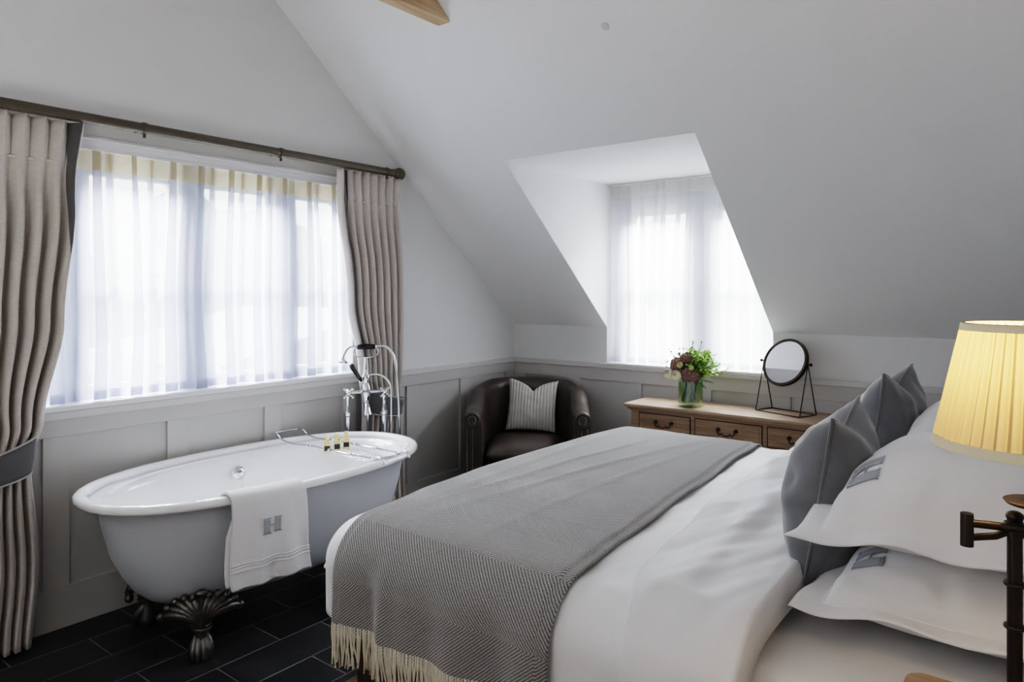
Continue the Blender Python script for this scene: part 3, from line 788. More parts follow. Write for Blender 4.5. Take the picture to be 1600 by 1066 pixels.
def cushion(name, label, mt, w, hgt, th, mtx, group=None, vtop=0, ears=.10, mono=None, pip=None, seed=0, wr=.006):
    t = thing(name, label, 'cushion', (0, 0, 0), 0, group); t.matrix_world = mtx
    def side(sg):
        def fn(a, c):
            u, v = 2*a-1, 2*c-1
            x = w/2*u*(1-ears*(1-v*v)*abs(u)**2); z = hgt/2*v*(1-ears*(1-u*u)*abs(v)**2)
            k = max(0, (1-abs(u)**2.6)*(1-abs(v)**2.6))
            y = sg*(th/2*k**.62 + wr*nz(u*3+seed, v*3, sg)*min(1, k*4)*1.5)
            if vtop: 
                d = math.exp(-(u/.42)**2 if vtop < 0 else -abs(u)/.38); z -= abs(vtop)*d*max(0, (v+.3)/1.3)**1.6
            return Vector((x, y, z+hgt/2))
        return fn
    b = BM(); grid(b, side(1), 36, 36, uv=lambda a, c: (a, c)); grid(b, side(-1), 36, 36, uv=lambda a, c: (a, c))
    bmesh.ops.remove_doubles(b, verts=b.verts, dist=1e-5)
    obj('cover', b, mt, t, smooth=True)
    if pip:
        f = side(1); N = 24
        pts = [f(i/N, 0) for i in range(N)]+[f(1, i/N) for i in range(N)]+[f(1-i/N, 1) for i in range(N)]+[f(0, 1-i/N) for i in range(N)]
        b = BM(); tube(b, pts, .0045, 6, closed=True); obj('piping', b, pip, t, smooth=True)
    return t
cushion('striped_cushion', 'cream striped cushion with a chopped top on the leather armchair', M['stripecush'], .38, .40, .13,
        Matrix.Translation((.41, -.335, .452)) @ Matrix.Rotation(math.radians(33), 4, 'Z') @ Matrix.Rotation(math.radians(-15), 4, 'X') @ Matrix.Rotation(math.radians(3), 4, 'Y'), vtop=.085, ears=.07, seed=3)

# ------------------------------------------------------------------ dressing table
TX0, TX1, TF, TZ = 1.24, 2.66, -.425, .76
t = thing('dressing_table', 'weathered oak dressing table with three drawers below the dormer', 'table', (TX0, TF, 0))
tw, td = TX1-TX0, -.03-TF
b = BM(); box(b, 0, tw, 0, td, TZ-.022, TZ); obj('tabletop', b, M['tabletop'], t, bevel=.008)
b = BM(); box(b, .018, tw-.018, .018, td, TZ-.036, TZ-.022); box(b, .03, tw-.03, .028, td, TZ-.045, TZ-.036); obj('moulding', b, M['table'], t, bevel=.003)
b = BM(); box(b, .04, tw-.04, .036, td-.01, TZ-.19, TZ-.045); obj('carcass', b, M['table'], t, bevel=.003)
b = BM(); box(b, .035, tw-.035, .028, td-.01, TZ-.20, TZ-.188); obj('lower_rail', b, M['table'], t, bevel=.003)
for x0, x1 in ((.105, .455), (.492, .905), (.942, 1.30)):
    b = BM(); box(b, x0-.006, x1+.006, .034, .04, TZ-.177, TZ-.053, mi=0); obj('drawer_gap', b, M['line'], t)
    b = BM(); box(b, x0, x1, .030, .05, TZ-.171, TZ-.059); box(b, x0+.012, x1-.012, .0265, .05, TZ-.159, TZ-.071); d = obj('drawer', b, M['table'], t, bevel=.0025)
    b = BM(); cx = (x0+x1)/2; cz = TZ-.105
    for s in (-1, 1):
        lathe(b, [(0, 0), (.013, 0), (.012, .004), (.006, .008), (.009, .016), (.008, .022), (0, .024)], n=14, mtx=Matrix.Translation((cx+s*.055, .0265, cz)) @ Matrix.Rotation(PI/2, 4, 'X'))
        ball(b, (cx+s*.055, .01, cz), .010, 10, 8)
    tube(b, smooth_path([(cx-.055, .008, cz), (cx-.048, .004, cz-.022), (cx-.036, .002, cz-.028), (cx-.028, .002, cz-.020), (cx-.012, .002, cz-.030), (cx+.012, .002, cz-.030), (cx+.028, .002, cz-.020), (cx+.036, .002, cz-.028), (cx+.048, .004, cz-.022), (cx+.055, .008, cz)], 4), .0042, 8)
    obj('handle', b, M['bronze'], d, smooth='auto')
for x in (.075, tw-.075):
    for y in (.07, td-.045):
        b = BM(); box(b, x-.03, x+.03, y-.03, y+.03, TZ-.30, TZ-.045)
        lathe(b, [(.026, 0), (.020, 0), (.022, .04), (.030, .06), (.024, .09), (.026, .3), (.03, .42), (.028, .46), (.03, .47)], c=(x, y, 0), n=16); obj('leg', b, M['table'], t, smooth='auto')

# vase
VX, VY = 1.652, -.28
t = thing('glass_vase', 'clear cylindrical glass vase of water on the dressing table', 'vase', (VX, VY, TZ+.001))
b = BM(); lathe(b, [(0, 0), (.078, 0), (.08, .004), (.08, .168), (.078, .17), (.0755, .168), (.0755, .022), (0, .018)], n=40, caps=False); obj('glass', b, M['vase'], t, smooth='auto')
b = BM(); lathe(b, [(0, .019), (.0745, .023), (.0745, .150), (0, .150)], n=32, caps=False); obj('water', b, M['water'], t, smooth='auto')
t = thing('flower_bouquet', 'bouquet of cream roses, mauve blooms and green sprigs in the glass vase', 'flowers', (VX, VY, TZ))
rnd = random.Random(5)
b = BM()
for i in range(95):
    a = rnd.uniform(0, 2*PI); r = .066*math.sqrt(rnd.random()); a2 = a+rnd.uniform(1.5, 4); r2 = .06*math.sqrt(rnd.random())
    tube(b, [(r*math.cos(a), r*math.sin(a), .035), (r2*math.cos(a2), r2*math.sin(a2), .185)], rnd.uniform(.0035, .006), 5)
obj('stems', b, M['stem'], t, smooth=True)
def leaf(b, p, d, L_, w, curl=.2):
    d = d.normalized(); s = d.cross(Vector((rnd.uniform(-.4, .4), rnd.uniform(-.4, .4), 1))).normalized(); n = s.cross(d)
    N = 5; rows = []
    for i in range(N+1):
        q = i/N; c = p+d*L_*q-n*curl*L_*q*q; ww = w*math.sin(PI*min(.97, q*.92+.06))**.8
        rows.append([b.verts.new(c-s*ww+n*ww*.3), b.verts.new(c), b.verts.new(c+s*ww+n*ww*.3)])
    for r0, r1 in zip(rows, rows[1:]):
        b.faces.new((r0[0], r0[1], r1[1], r1[0])); b.faces.new((r0[1], r0[2], r1[2], r1[1]))
def sprig(b, base, tip, n, L_, w):
    pts = smooth_path([base, (Vector(base)+Vector(tip))/2+Vector((rnd.uniform(-.01, .01), rnd.uniform(-.01, .01), .01)), tip], 6)
    tube(b, pts, .0016, 5)
    for i in range(n):
        q = .3+.7*i/n; k = min(int(q*(len(pts)-1)), len(pts)-2); p = pts[k]; d = (pts[k+1]-p).normalized()
        o = Vector((rnd.uniform(-1, 1), rnd.uniform(-1, 1), rnd.uniform(-.3, .6)))
        leaf(b, p, d*.7+o, L_*rnd.uniform(.7, 1.1), w)
b1 = BM(); b2 = BM()
cb = Vector((.02, 0, .24))
for i in range(64):       # bright sprigs, mostly to the right and top
    a = rnd.uniform(-.9, 2.0); el = rnd.uniform(-.1, 1.2)
    d = Vector((math.cos(a)*math.cos(el), rnd.uniform(-.8, .6)*math.cos(el), math.sin(el)))
    R_ = rnd.uniform(.13, .185)
    sprig(b1, (.0, 0, .17), Vector((.035, 0, .225))+d*R_, 10, .040, .0095)
for i in range(26):
    a = rnd.uniform(0, 2*PI); el = rnd.uniform(-.35, .9)
    d = Vector((math.cos(a)*math.cos(el), math.sin(a)*math.cos(el)*.8, math.sin(el)))
    sprig(b2 if i % 2 else b1, (.0, 0, .165), Vector((.0, 0, .23))+d*rnd.uniform(.11, .155), 8, .034, .010)
for tp in [(-.155, 0, .36), (-.13, -.02, .29), (.02, .0, .425), (-.165, -.02, .25), (.08, 0, .42), (.17, -.05, .17), (.13, -.07, .14)]: sprig(b2, (0, 0, .17), Vector(tp), 16, .022, .006)
obj('bright_leaves', b1, M['leaf1'], t); obj('dark_leaves', b2, M['leaf2'], t)
def rose(p, r, m=M['rose']):
    b = BM(); p = Vector(p)
    for k in range(4):
        rr = r*(1-.2*k); 
        for j in range(5):
            a0 = 2*PI*j/5+k*.7
            def fn(u, v, a0=a0, rr=rr, k=k):
                a = a0+(u-.5)*1.7; e = lerp(-1.2, .65+.12*k, v)
                q = rr*(1+.05*math.sin(u*PI)); return Vector((q*math.cos(a)*math.cos(e), q*math.sin(a)*math.cos(e), q*math.sin(e)*.95))
            mt = Matrix.Translation(p) @ Vector((0, 0, 1)).rotation_difference(Vector((p.x*.6+.1, -1, .55))).to_matrix().to_4x4()
            grid(b, lambda u, v: mt @ fn(u, v), 6, 6)
    obj('rose', b, m, t, smooth=True, solid=.0015)
rose((-.045, -.125, .205), .033); rose((-.118, -.075, .205), .030); rose((-.02, -.12, .275), .019, M['bud']); rose((.055, -.115, .26), .014, M['bud'])
def bloom(p, r):
    b = BM(); p = Vector(p)
    for i in range(90):
        z = 1-2*(i+.5)/90; a = i*2.399; q = math.sqrt(1-z*z)
        d = Vector((q*math.cos(a), q*math.sin(a), z)); ball(b, p+d*r*rnd.uniform(.8, 1.02), r*.17, 6, 4)
    ball(b, p, r*.85, 12, 8); obj('mauve_bloom', b, M['pink'], t, smooth=True)
bloom((-.055, -.07, .275), .046); bloom((.0, -.06, .315), .036); bloom((.03, -.10, .215), .042); bloom((-.085, -.05, .25), .030); bloom((.065, -.09, .205), .03)
for i in range(24):
    b = BM()
    a = rnd.uniform(0, 2*PI); el = rnd.uniform(0, 1.3); q = rnd.uniform(.13, .17)
    ball(b, (.015+q*math.cos(a)*math.cos(el), q*math.sin(a)*math.cos(el)*.9, .235+q*math.sin(el)), rnd.uniform(.005, .008), 6, 5)
    obj('bud', b, M['bud'], t, smooth=True)

# vanity mirror
ax = Vector((.292, -.111)); t = thing('vanity_mirror', 'round tilting mirror in dark frame on black wire stand, on the dressing table', 'mirror', (2.215, -.167, TZ), math.atan2(ax.y, ax.x))
b = BM(); HX, HYm, PZ = .157, .078, .308; wr = .0032
for s in (-1, 1):
    for q in (-1, 1): tube(b, [(s*HX, q*HYm, wr), (s*HX, 0, PZ)], wr, 8)
    tube(b, [(s*HX, -HYm, wr), (s*HX, HYm, wr)], wr, 8); tube(b, [(-HX, s*HYm, wr), (HX, s*HYm, wr)], wr, 8)
obj('wire_stand', b, M['bronze'], t, smooth=True)
for s in (-1, 1):
    b = BM(); tube(b, [(s*.143, 0, PZ), (s*.172, 0, PZ)], .005, 8); ball(b, (s*.176, 0, PZ), .010, 12, 8); obj('pivot_knob', b, M['bronze'], t, smooth=True)
mt = Matrix.Translation((0, 0, PZ)) @ Matrix.Rotation(math.radians(-24), 4, 'X') @ Matrix.Rotation(PI/2, 4, 'X')
b = BM(); lathe(b, [(.136, .012), (.150, .013), (.152, .010), (.152, -.010), (.150, -.013), (0, -.013), (0, -.006), (.136, -.006)], n=64, mtx=mt, caps=False); obj('round_frame', b, M['bronze'], t, smooth='auto')
b = BM(); lathe(b, [(0, .0085), (.137, .0085), (.137, .004), (0, .004)], n=64, mtx=mt, caps=False); obj('mirror_glass', b, M['mirrorm'], t, smooth='auto')
# ------------------------------------------------------------------ bed
BX0, BX1, BY0, BY1 = 1.44, 2.965, -3.045, -.835      # outer planes of the duvet
ZT, RR = .685, .135
t = thing('double_bed', 'large double bed with dark wooden base and grey headboard', 'bed', (1.57, -2.96, 0))
b = BM(); box(b, 0, 2.13, 0, 2.05, .07, .36); obj('bed_base', b, M['bedwood'], t, bevel=.01)
for x in (.06, 2.07):
    for y in (.06, 1.99): b = BM(); box(b, x-.035, x+.035, y-.035, y+.035, 0, .07); obj('leg', b, M['bedwood'], t, bevel=.004)
b = BM(); box(b, .01, 2.12, .03, 2.02, .36, .61); obj('mattress', b, M['sheet'], t, bevel=.06)
b = BM(); box(b, 2.135, 2.235, -.02, 2.07, .05, 1.25); obj('headboard', b, M['velvet'], t, bevel=.03)
# fitted sheet
def sheetf(u, v):
    x = lerp(2.55, 3.69, u); tt = lerp(-1.25, 1.25, v); hw = 1.02; r = .06
    cy = -1.945; a = abs(tt); sg = 1 if tt > 0 else -1
    if a < hw-r: y, z = a, .622
    elif a < hw-r+r*PI/2: q = (a-hw+r)/r; y, z = hw-r+r*math.sin(q), .622-r*(1-math.cos(q))
    else: y, z = hw, .622-r-(a-(hw-r+r*PI/2))
    z += .006*nz(x*5, tt*4); y += .006*nz(x*6, tt*3+5)
    return Vector((x, cy+sg*y, z))
b = BM(); grid(b, sheetf, 50, 90); obj('fitted_sheet', b, M['sheet'], smooth=True, solid=.004, label='white fitted sheet smooth over the mattress at the pillow end', cat='sheet')

CX0, CY0 = (BX0+RR), BY0+RR; CY1 = BY1-RR; CM = (BY0+BY1)/2
def prof(e, r=RR, hang=10):
    if e <= 0: return 0, 0
    if e < r*PI/2: return r*math.sin(e/r), r*(1-math.cos(e/r))
    return r, r+e-r*PI/2
def dsurf(x, tt, off=0, foot=True, soft=0):
    # x metres along the bed (may continue past the foot edge), tt arc length from bed middle (neg = near side)
    half = (CY1-CY0)/2; sg = 1 if tt > 0 else -1
    ey = max(0, abs(tt)-half); ex = max(0, CX0-x)
    r = RR+off
    def k(e): return e
    if ex > 0 and ey > 0:
        e = max(ex, ey); th = math.atan2(ey, ex)
        o, d = prof(e, RR); o = o*(1+off/RR)
        px = CX0-o*math.cos(th); py = o*math.sin(th)
    elif ex > 0: o, d = prof(ex); o *= 1+off/RR; px = CX0-o; py = 0; 
    elif ey > 0: o, d = prof(ey); o *= 1+off/RR; px = x; py = o
    else: o = d = 0; px = x; py = 0
    yb = CM+sg*(half if ey > 0 else abs(tt)) + sg*py if ey > 0 else CM+tt
    if ex > 0 and ey <= 0: yb = CM+tt
    z = ZT-d+off*(1 if d < RR else 1-min(1, (d-RR)/.001)*1)
    if d < RR and d > 0: z = ZT-d+off*(1-d/RR)
    # crown and soft puffiness of the top
    w = max(0, 1-(abs(tt)/(half+.1))**2.5)
    z += .022*w*(1 if ex <= 0 else max(0, 1-ex/.3))
    top = 1 if d == 0 else max(0, 1-d/RR)
    wr = .012*nz(x*2.3, yb*1.6)+(.009*nz(x*8-yb*3, yb*2.5+4)+.005*nz(x*17-yb*7, yb*3) if off < .02 or off > .033 else .004*nz(x*7, yb*2.5+4))
    z += wr*top*(1 if soft == 0 else .7)
    hang = min(1, max(0, (d-.05)/.25))
    fold = .016*hang*(math.sin(x*13+1.2*nz(x*2, 3))+.5*math.sin(x*29+2)) if ey > 0 and ex <= 0 else .010*hang*nz(yb*6, x*3)
    if ey > 0 and ex <= 0: yb += sg*fold
    elif ex > 0: px -= fold+.0*hang
    return Vector((px, yb, z))
halfT = (CY1-CY0)/2; hem = .235+RR*PI/2-.135+.07
def dgrid(u, v):
    x = lerp(CX0-hem, BX1, u); tt = lerp(-halfT-hem, halfT+hem, v); return dsurf(x, tt)
t = thing('duvet', 'plump white duvet with turned-down top edge covering the bed', 'duvet', (0, 0, 0))
b = BM(); grid(b, dgrid, 110, 150); obj('duvet_cover', b, M['duvetc'], t, smooth=True, solid=.022)
# piped seam along the foot hang
b = BM(); tube(b, [dsurf(CX0-.24, tt, .014) for tt in [lerp(-halfT-.24, halfT+.24, i/80) for i in range(81)]], .006, 6); obj('seam', b, M['cotton'], t, smooth=True)
def edgex(tt):
    return interp(-tt, [(-1.2, 2.52), (-.8, 2.52), (.1, 2.56), (.6, 2.595), (.9, 2.63), (1.1, 2.69), (1.35, 2.75)])
def turn(u, v):
    tt = lerp(-halfT-hem+.01, halfT+hem-.01, v); e = edgex(tt)+.006*nz(tt*5, 1)
    L0 = .03; s = u
    x = lerp(e, BX1+.012, max(0, (s-.12)/.88))
    if s < .12: q = s/.12; off = .010+.048*math.sin(q*PI/2); x = e-.0+(.012*(math.cos(q*PI/2)*-1))*1.0
    else: off = .058
    if s > .95: off = lerp(.058, -.02, ((s-.95)/.05)**2)
    p = dsurf(x, tt, off*.9)
    p.z += .014*nz(x*3.2+5, tt*2.2)+.006*nz(x*11, tt*4+x*5)+.012*math.exp(-((x-e-.18-.05*math.sin(tt*2))/.05)**2)*(1 if abs(tt) < 1 else .3)
    return p
b = BM(); grid(b, turn, 60, 150); obj('turned_down_top', b, M['duvetc'], t, smooth=True, solid=.006)

# throw
def tx0(tt): return interp(-tt, [(-1.2, 1.38), (-.6, 1.40), (0, 1.45), (.5, 1.52), (.85, 1.58), (1.3, 1.60)])
def tx1(tt): return interp(-tt, [(-1.2, 2.30), (-.7, 2.34), (0, 2.41), (.7, 2.455), (1.0, 2.475), (1.5, 2.47)])
TL = halfT+RR*PI/2+.185
def throwf(u, v, off=.030):
    tt = lerp(-TL, halfT+.42, v); x = lerp(tx0(tt), tx1(tt), u)
    p = dsurf(x, tt, off, soft=1)
    h = 0
    for (c0, sl, wd, am) in ((1.80, .10, .018, .007), (1.95, .16, .022, .008), (2.12, .05, .02, .006), (1.66, -.03, .02, .006)):
        d = x-(c0+sl*tt); h += am*math.exp(-(d/wd)**2)*math.exp(-((tt-.1)/.75)**2)
    p.z += h
    if u < .04 or u > .96: p.z -= .006
    if tt < -halfT-RR:
        k = min(1, (-tt-halfT-RR)/.2)
        p.y -= .045*k*math.exp(-((x-1.84)/.045)**2)+.012*k*math.exp(-((x-2.25)/.06)**2)+.01*k*math.sin(x*24)
    return p
t = thing('wool_throw', 'grey herringbone wool throw with cream fringe across the foot of the bed', 'throw', (0, 0, 0))
b = BM(); grid(b, throwf, 110, 170, uv=lambda u, v: (lerp(1.5, 2.42, u), lerp(-TL, halfT+.42, v))); obj('woven_cloth', b, M['wool'], t, smooth=True, solid=.008)
b = BM(); rnd = random.Random(11)
for i in range(135):
    u = (i+.5)/135+rnd.uniform(-.002, .002)
    p = throwf(min(max(u, 0), 1), 0); q = throwf(min(max(u, 0), 1), .012)
    L_ = rnd.uniform(.085, .11); dx = rnd.uniform(-.012, .012); dy = rnd.uniform(-.008, .008)
    pts = [q+Vector((0, -.004, 0)), p+Vector((0, -.004, 0)), p+Vector((dx*.4, dy*.5-.003, -L_*.4)), p+Vector((dx, dy, -L_*.75)), p+Vector((dx*1.3, dy*1.2, -L_))]
    tube(b, pts, [.0018, .0030, .0032, .0032, .0026], 6)
    ball(b, pts[-1], .0036, 6, 4)
obj('fringe', b, M['fringe'], t, smooth=True, kind='stuff')

# ------------------------------------------------------------------ pillows
def pillow(label, cx, cy, cz, hw, hl, th, droop, fl, mono, rz=0, seed=0, up=.62, slope=0):
    t = thing('oxford_pillow', label, 'pillow', (cx, cy, cz), rz)
    fu, fv = fl/hw, fl/hl
    def mid(u, v): 
        r = max(abs(u), abs(v))
        return -droop*(abs(u)**2.2*.55+abs(v)**2.2*.55) + slope*u + .010*nz(u*2.3+seed, v*2.3)*(r > .8) + .008*math.sin(v*9+seed)*max(0, abs(u)-.75)*4+.008*math.sin(u*8+seed*2)*max(0, abs(v)-.75)*4
    def body(u, v):
        a = min(1, abs(u)/(1-fu)); c = min(1, abs(v)/(1-fv))
        return th*max(0, (1-a**2.5)*(1-c**2.7))**.55
    def side(sg):
        def fn(a, c):
            u, v = 2*a-1, 2*c-1
            x = hw*u*(1-.045*(1-v*v)*abs(u)); y = hl*v*(1-.035*(1-u*u)*abs(v))
            k = body(u, v)
            wr = .005*nz(u*4+seed, v*4, sg)*min(1, k/th*3)
            # gathered wrinkles radiating from the seam
            ed = max(abs(u)/(1-fu), abs(v)/(1-fv)); wr += .0075*math.sin((u*16 if abs(v) > abs(u) else v*17)+3*nz(u*3, v*3+seed))*max(0, 1-abs(ed-.88)/.14)
            z = mid(u, v)+(up*k if sg > 0 else -(1-up)*k)+sg*(.004)*(max(abs(u), abs(v)) < .999)+wr*(sg > 0)
            return Vector((x, y, z))
        return fn
    b = BM(); grid(b, side(1), 64, 72); grid(b, side(-1), 40, 40) if False else grid(b, side(-1), 64, 72)
    bmesh.ops.remove_doubles(b, verts=b.verts, dist=1e-5); obj('pillowcase', b, M['cotton'], t, smooth=True)
    b = BM(); f = side(1); N = 40; lo, hi = fl/hw/2, fl/hl/2
    pts = [f(lerp(lo, 1-lo, i/N), hi) for i in range(N)]+[f(1-lo, lerp(hi, 1-hi, i/N)) for i in range(N)]+[f(lerp(1-lo, lo, i/N), 1-hi) for i in range(N)]+[f(lo, lerp(1-hi, hi, i/N)) for i in range(N)]
    tube(b, pts, .0032, 6, closed=True); obj('flange_seam', b, M['cotton'], t, smooth=True)
    if mono:
        g = lambda a, c: f(c, a)
        lb = letterH(g, mono[1], mono[0], mono[3], mono[2], -.0035)
        obj('letter', lb, M['mono'], t, smooth=True, solid=.002, label='grey letter H monogram')
    return t
pillow('white pillow with grey H monogram, bottom of the stack nearest the lamp', 3.34, -2.40, .735, .345, .385, .22, .012, .065, (.215, .245, .050, .060), seed=2.3, up=.6)
pillow('white pillow with grey H monogram, top of the stack nearest the lamp', 3.33, -2.395, .935, .345, .395, .26, .045, .065, (.215, .245, .050, .060), seed=5.1, up=.68)
pillow('white pillow on the far side of the bed, bottom one behind the grey cushion', 3.32, -1.38, .735, .335, .38, .22, .012, .065, None, seed=8.3, up=.6)
pillow('white pillow on the far side of the bed, top one behind the grey cushion', 3.33, -1.38, .935, .335, .38, .25, .045, .065, None, seed=9.7, up=.68)
cushion('grey_cushion', 'grey piped cushion propped upright against the nearest pillow stack', M['velvet'], .50, .49, .25,
        Matrix.Translation((2.955, -2.33, .675)) @ Matrix.Rotation(math.radians(90+4), 4, 'Z') @ Matrix.Rotation(math.radians(9), 4, 'X'), ears=.09, vtop=-.04, pip=M['velvet'], seed=1, wr=.014)
cushion('grey_cushion', 'grey cushion propped on the far side of the bed, near the dormer wall', M['velvet'], .50, .49, .24,
        Matrix.Translation((2.945, -1.33, .70)) @ Matrix.Rotation(math.radians(90-3), 4, 'Z') @ Matrix.Rotation(math.radians(8), 4, 'X'), ears=.10, vtop=-.06, pip=M['velvet'], seed=6, wr=.014)

# ------------------------------------------------------------------ nightstand and lamp
NX, NY, NZ_ = 3.31, -3.62, .82
t = thing('nightstand', 'wooden nightstand with rounded corner beside the bed under the lamp', 'nightstand', (NX, NY, 0))
b = BM(); r = .03; w_, d_ = .46, .48
pts = []
for cx, cy, a0 in ((w_-r, r, -PI/2), (w_-r, d_-r, 0), (r, d_-r, PI/2), (r, r, PI)):
    for k in range(7): a = a0+k*PI/12; pts.append((cx+r*math.cos(a), cy+r*math.sin(a)))
prism_z(b, pts, NZ_-.025, NZ_); obj('top', b, M['night'], t, bevel=.006)
b = BM(); box(b, .02, w_-.02, .02, d_-.02, .34, NZ_-.025); obj('carcass', b, M['night'], t, bevel=.004)
for z0 in (.37, .58):
    b = BM(); box(b, .04, w_-.04, .008, .022, z0, z0+.19); d = obj('drawer', b, M['night'], t, bevel=.003)
    b = BM(); ball(b, (w_/2, -.008, z0+.095), .014, 12, 8); tube(b, [(w_/2, -.004, z0+.095), (w_/2, .01, z0+.095)], .006, 8); obj('knob', b, M['bronze'], d, smooth=True)
for x in (.045, w_-.045):
    for y in (.045, d_-.045): b = BM(); lathe(b, [(.016, 0), (.022, .2), (.026, .34)], c=(x, y, 0), n=12); obj('leg', b, M['night'], t, smooth='auto')

thc = math.radians(37.74); LX, LY = 3.471, -3.23
t = thing('swing_arm_lamp', 'bronze swing arm table lamp with lit yellow pleated shade', 'lamp', (LX, LY, NZ_), thc)
# local x = right as seen from the bath-facing view, local y = away
b = BM(); lathe(b, [(0, 0), (.075, 0), (.075, .008), (.045, .014), (.020, .022), (.018, .036), (.036, .038), (.036, .044), (.018, .047), (.014, .055), (0, .056)], n=32); obj('base', b, M['bronze'], t, smooth='auto')
b = BM(); tube(b, [(0, 0, .05), (0, 0, .325)], .0105, 18); ball(b, (0, 0, .328), .0125, 14, 8, (1, 1, .7))
for z in (.155, .222): tube(b, [(.0125*math.cos(a), .0125*math.sin(a), z) for a in [2*PI*k/20 for k in range(20)]], .0032, 8, closed=True)
obj('pole', b, M['bronze'], t, smooth='auto')
PV = Vector((-.075, .0, 0)); HO = Vector((.005, -.035, 0))
b = BM(); tube(b, [PV+Vector((0, 0, .282)), PV+Vector((0, 0, .333))], .0092, 18); obj('pivot', b, M['bronze'], t, smooth='auto')
b = BM(); tube(b, [PV+Vector((0, 0, .295)), Vector((-.03, 0, .297)), Vector((0, 0, .308))], .0058, 10); tube(b, [(0, 0, .298), (0, 0, .318)], .0145, 18); obj('lower_arm', b, M['bronze'], t, smooth='auto')
b = BM(); tube(b, [PV+Vector((0, 0, .318)), HO+Vector((0, 0, .318))], .0062, 10); obj('upper_arm', b, M['bronze'], t, smooth='auto')
b = BM(); lathe(b, [(0, .305), (.012, .305), (.012, .33), (.006, .335), (.006, .352), (.036, .356), (.040, .361), (.038, .362), (.010, .358), (.010, .368), (.008, .372), (.011, .40), (0, .401)], c=HO, n=32); obj('drip_dish', b, M['dishm'], t, smooth='auto')
b = BM(); tube(b, [HO+Vector((0, 0, .40)), HO+Vector((0, 0, .50))], .0095, 16); obj('candle_tube', b, M['candle'], t, smooth='auto')
b = BM(); ball(b, HO+Vector((0, 0, .53)), .022, 16, 12, (1, 1, 1.3))
m_b, nt_, o_ = newmat('bulb_glow'); e_ = nd(nt_, 'ShaderNodeEmission', Strength=3.0); e_.inputs[0].default_value = (1, .72, .38, 1); nt_.links.new(e_.outputs[0], o_.inputs[0])
obj('bulb', b, m_b, t, smooth=True)
S0, S1, RB, RT = .442, .632, .132, .0915
b = BM(); NP = 46
def shd(u, v):
    a = 2*PI*u; z = lerp(S0, S1, v); r = lerp(RB, RT, v)+(.006*abs(math.sin(a*NP/2))-.003)
    return HO+Vector((r*math.cos(a), r*math.sin(a), z))
grid(b, shd, NP*6, 8, cu=True)
b.faces.ensure_lookup_table()
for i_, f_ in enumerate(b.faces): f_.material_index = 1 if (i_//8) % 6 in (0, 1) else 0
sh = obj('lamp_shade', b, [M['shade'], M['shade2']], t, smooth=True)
for z, r in ((S0, RB), (S1, RT)):
    b = BM()
    rr = [(r+.001, z-.002), (r+.004, z-.001), (r+.003+(-.0025 if z == S0 else .0025), z+(.013 if z == S0 else -.012)), (r+(-.003 if z == S0 else .003), z+(.013 if z == S0 else -.012)), (r-.003, z)]
    lathe(b, rr, c=HO, n=64, caps=False); obj('shade_trim', b, M['shadetrim'], sh, smooth='auto')
b = BM()
for k in range(3): a = 2*PI*k/3; tube(b, [HO+Vector((0, 0, .50)), HO+Vector((.03*math.cos(a), .03*math.sin(a), .53)), HO+Vector((.03*math.cos(a), .03*math.sin(a), S1-.01)), HO+Vector((RT*math.cos(a), RT*math.sin(a), S1-.004))], .0015, 6)
obj('shade_carrier', b, M['bronze'], sh, smooth=True)
pl = bpy.data.lights.new('lamp_bulb_light', 'POINT'); pl.energy = 3.6; pl.color = (1, .66, .32); pl.shadow_soft_size = .025
lo = bpy.data.objects.new('lamp_bulb_light', pl); col.objects.link(lo); lo.parent = t; lo.location = HO+Vector((0, 0, .578))

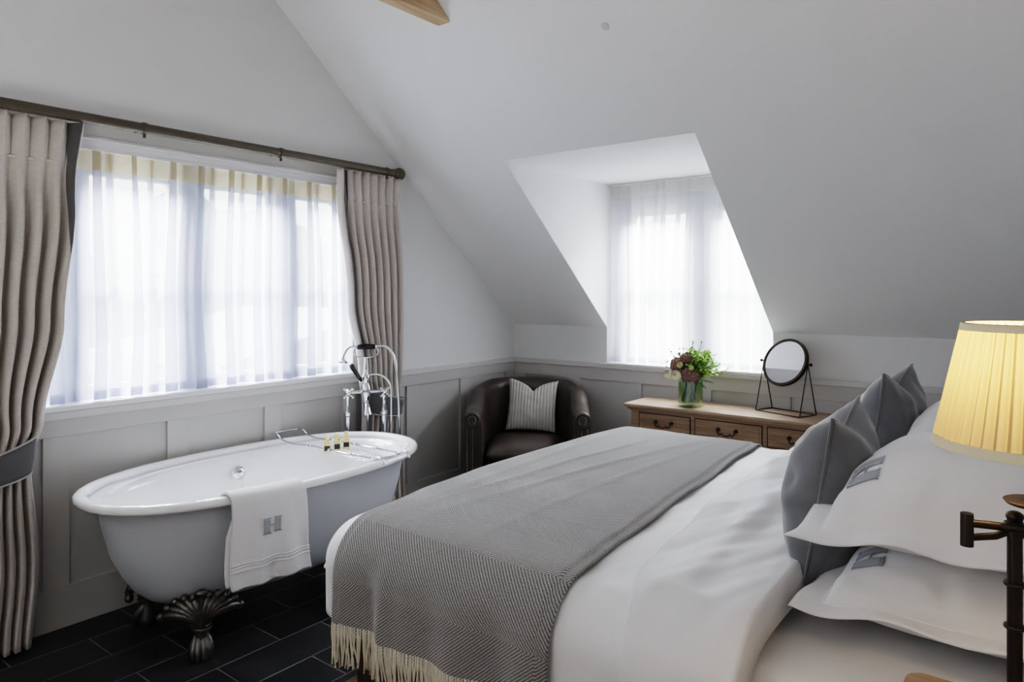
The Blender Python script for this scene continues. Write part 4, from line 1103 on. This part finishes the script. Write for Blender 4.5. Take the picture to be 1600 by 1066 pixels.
# ------------------------------------------------------------------ light
wd = bpy.data.worlds.new('World'); bpy.context.scene.world = wd; wd.use_nodes = True
nt = wd.node_tree; nt.nodes.clear(); out = nt.nodes.new('ShaderNodeOutputWorld'); bg = nt.nodes.new('ShaderNodeBackground')
tc = nt.nodes.new('ShaderNodeTexCoord'); sp = nt.nodes.new('ShaderNodeSeparateXYZ'); r = nt.nodes.new('ShaderNodeValToRGB')
nt.links.new(tc.outputs['Generated'], sp.inputs[0]); nt.links.new(sp.outputs['Z'], r.inputs[0]); nt.links.new(r.outputs[0], bg.inputs[0]); nt.links.new(bg.outputs[0], out.inputs[0])
r.color_ramp.elements[0].position = 0; r.color_ramp.elements[0].color = (1, .99, .98, 1)
r.color_ramp.elements[1].position = .8; r.color_ramp.elements[1].color = (.84, .91, 1, 1)
bg.inputs[1].default_value = 5
def area(name, loc, rot, sx, sy, e, colr=(1, 1, 1), portal=False, spread=None):
    l = bpy.data.lights.new(name, 'AREA'); l.shape = 'RECTANGLE'; l.size = sx; l.size_y = sy; l.energy = e; l.color = colr
    if portal: l.cycles.is_portal = True
    if spread: l.spread = spread
    o = bpy.data.objects.new(name, l); col.objects.link(o); o.location = loc; o.rotation_euler = rot; return o
area('window_portal', (-.26, (GY0+GY1)/2, 1.6), (0, -PI/2, 0), 1.3, 2.1, 1, portal=True)
area('dormer_portal', ((DX0+DX1)/2, .27, 1.6), (-PI/2, 0, 0), 1.3, 1.4, 1, portal=True)
# unseen fill lamp added out of frame, aimed up at the rear slope
area('bounce_fill', (2.0, -5.0, .9), (PI, 0, 0), 1.0, .7, 24, (1, .99, .97))
area('sky_boost', (-1.9, (GY0+GY1)/2, 3.6), (0, math.radians(-50), 0), 1.6, 3.0, 2000, (.97, .98, 1))  # added lamp outside, above the window view, to boost the daylight
area('sky_boost', ((DX0+DX1)/2, 1.9, 3.6), (math.radians(-50), 0, 0), 2.2, 1.6, 2500, (.97, .98, 1))  # same kind of added lamp, strengthening daylight through the dormer
su = bpy.data.lights.new('sun', 'SUN'); su.energy = 6; su.angle = .2; so = bpy.data.objects.new('sun', su); col.objects.link(so); so.rotation_euler = (math.radians(30), math.radians(-12), 0)

# ------------------------------------------------------------------ camera
cd = bpy.data.cameras.new('camera'); cam = bpy.data.objects.new('camera', cd); col.objects.link(cam)
cam.location = (3.522, -4.583, 1.5); cam.rotation_euler = (PI/2, 0, thc)
cd.sensor_width = 36; cd.lens = 36*1098/1600; cd.shift_x = 0; cd.shift_y = -(533-456)/1600
cd.clip_start = .05
sc = bpy.context.scene; sc.camera = cam
sc.view_settings.view_transform = 'Filmic'; sc.view_settings.look = 'High Contrast'; sc.view_settings.exposure = .27
sc.cycles.max_bounces = 10; sc.cycles.transparent_max_bounces = 24; sc.cycles.diffuse_bounces = 6
sc.cycles.use_denoising = True; sc.cycles.sample_clamp_indirect = 6
sc.cycles.use_adaptive_sampling = True
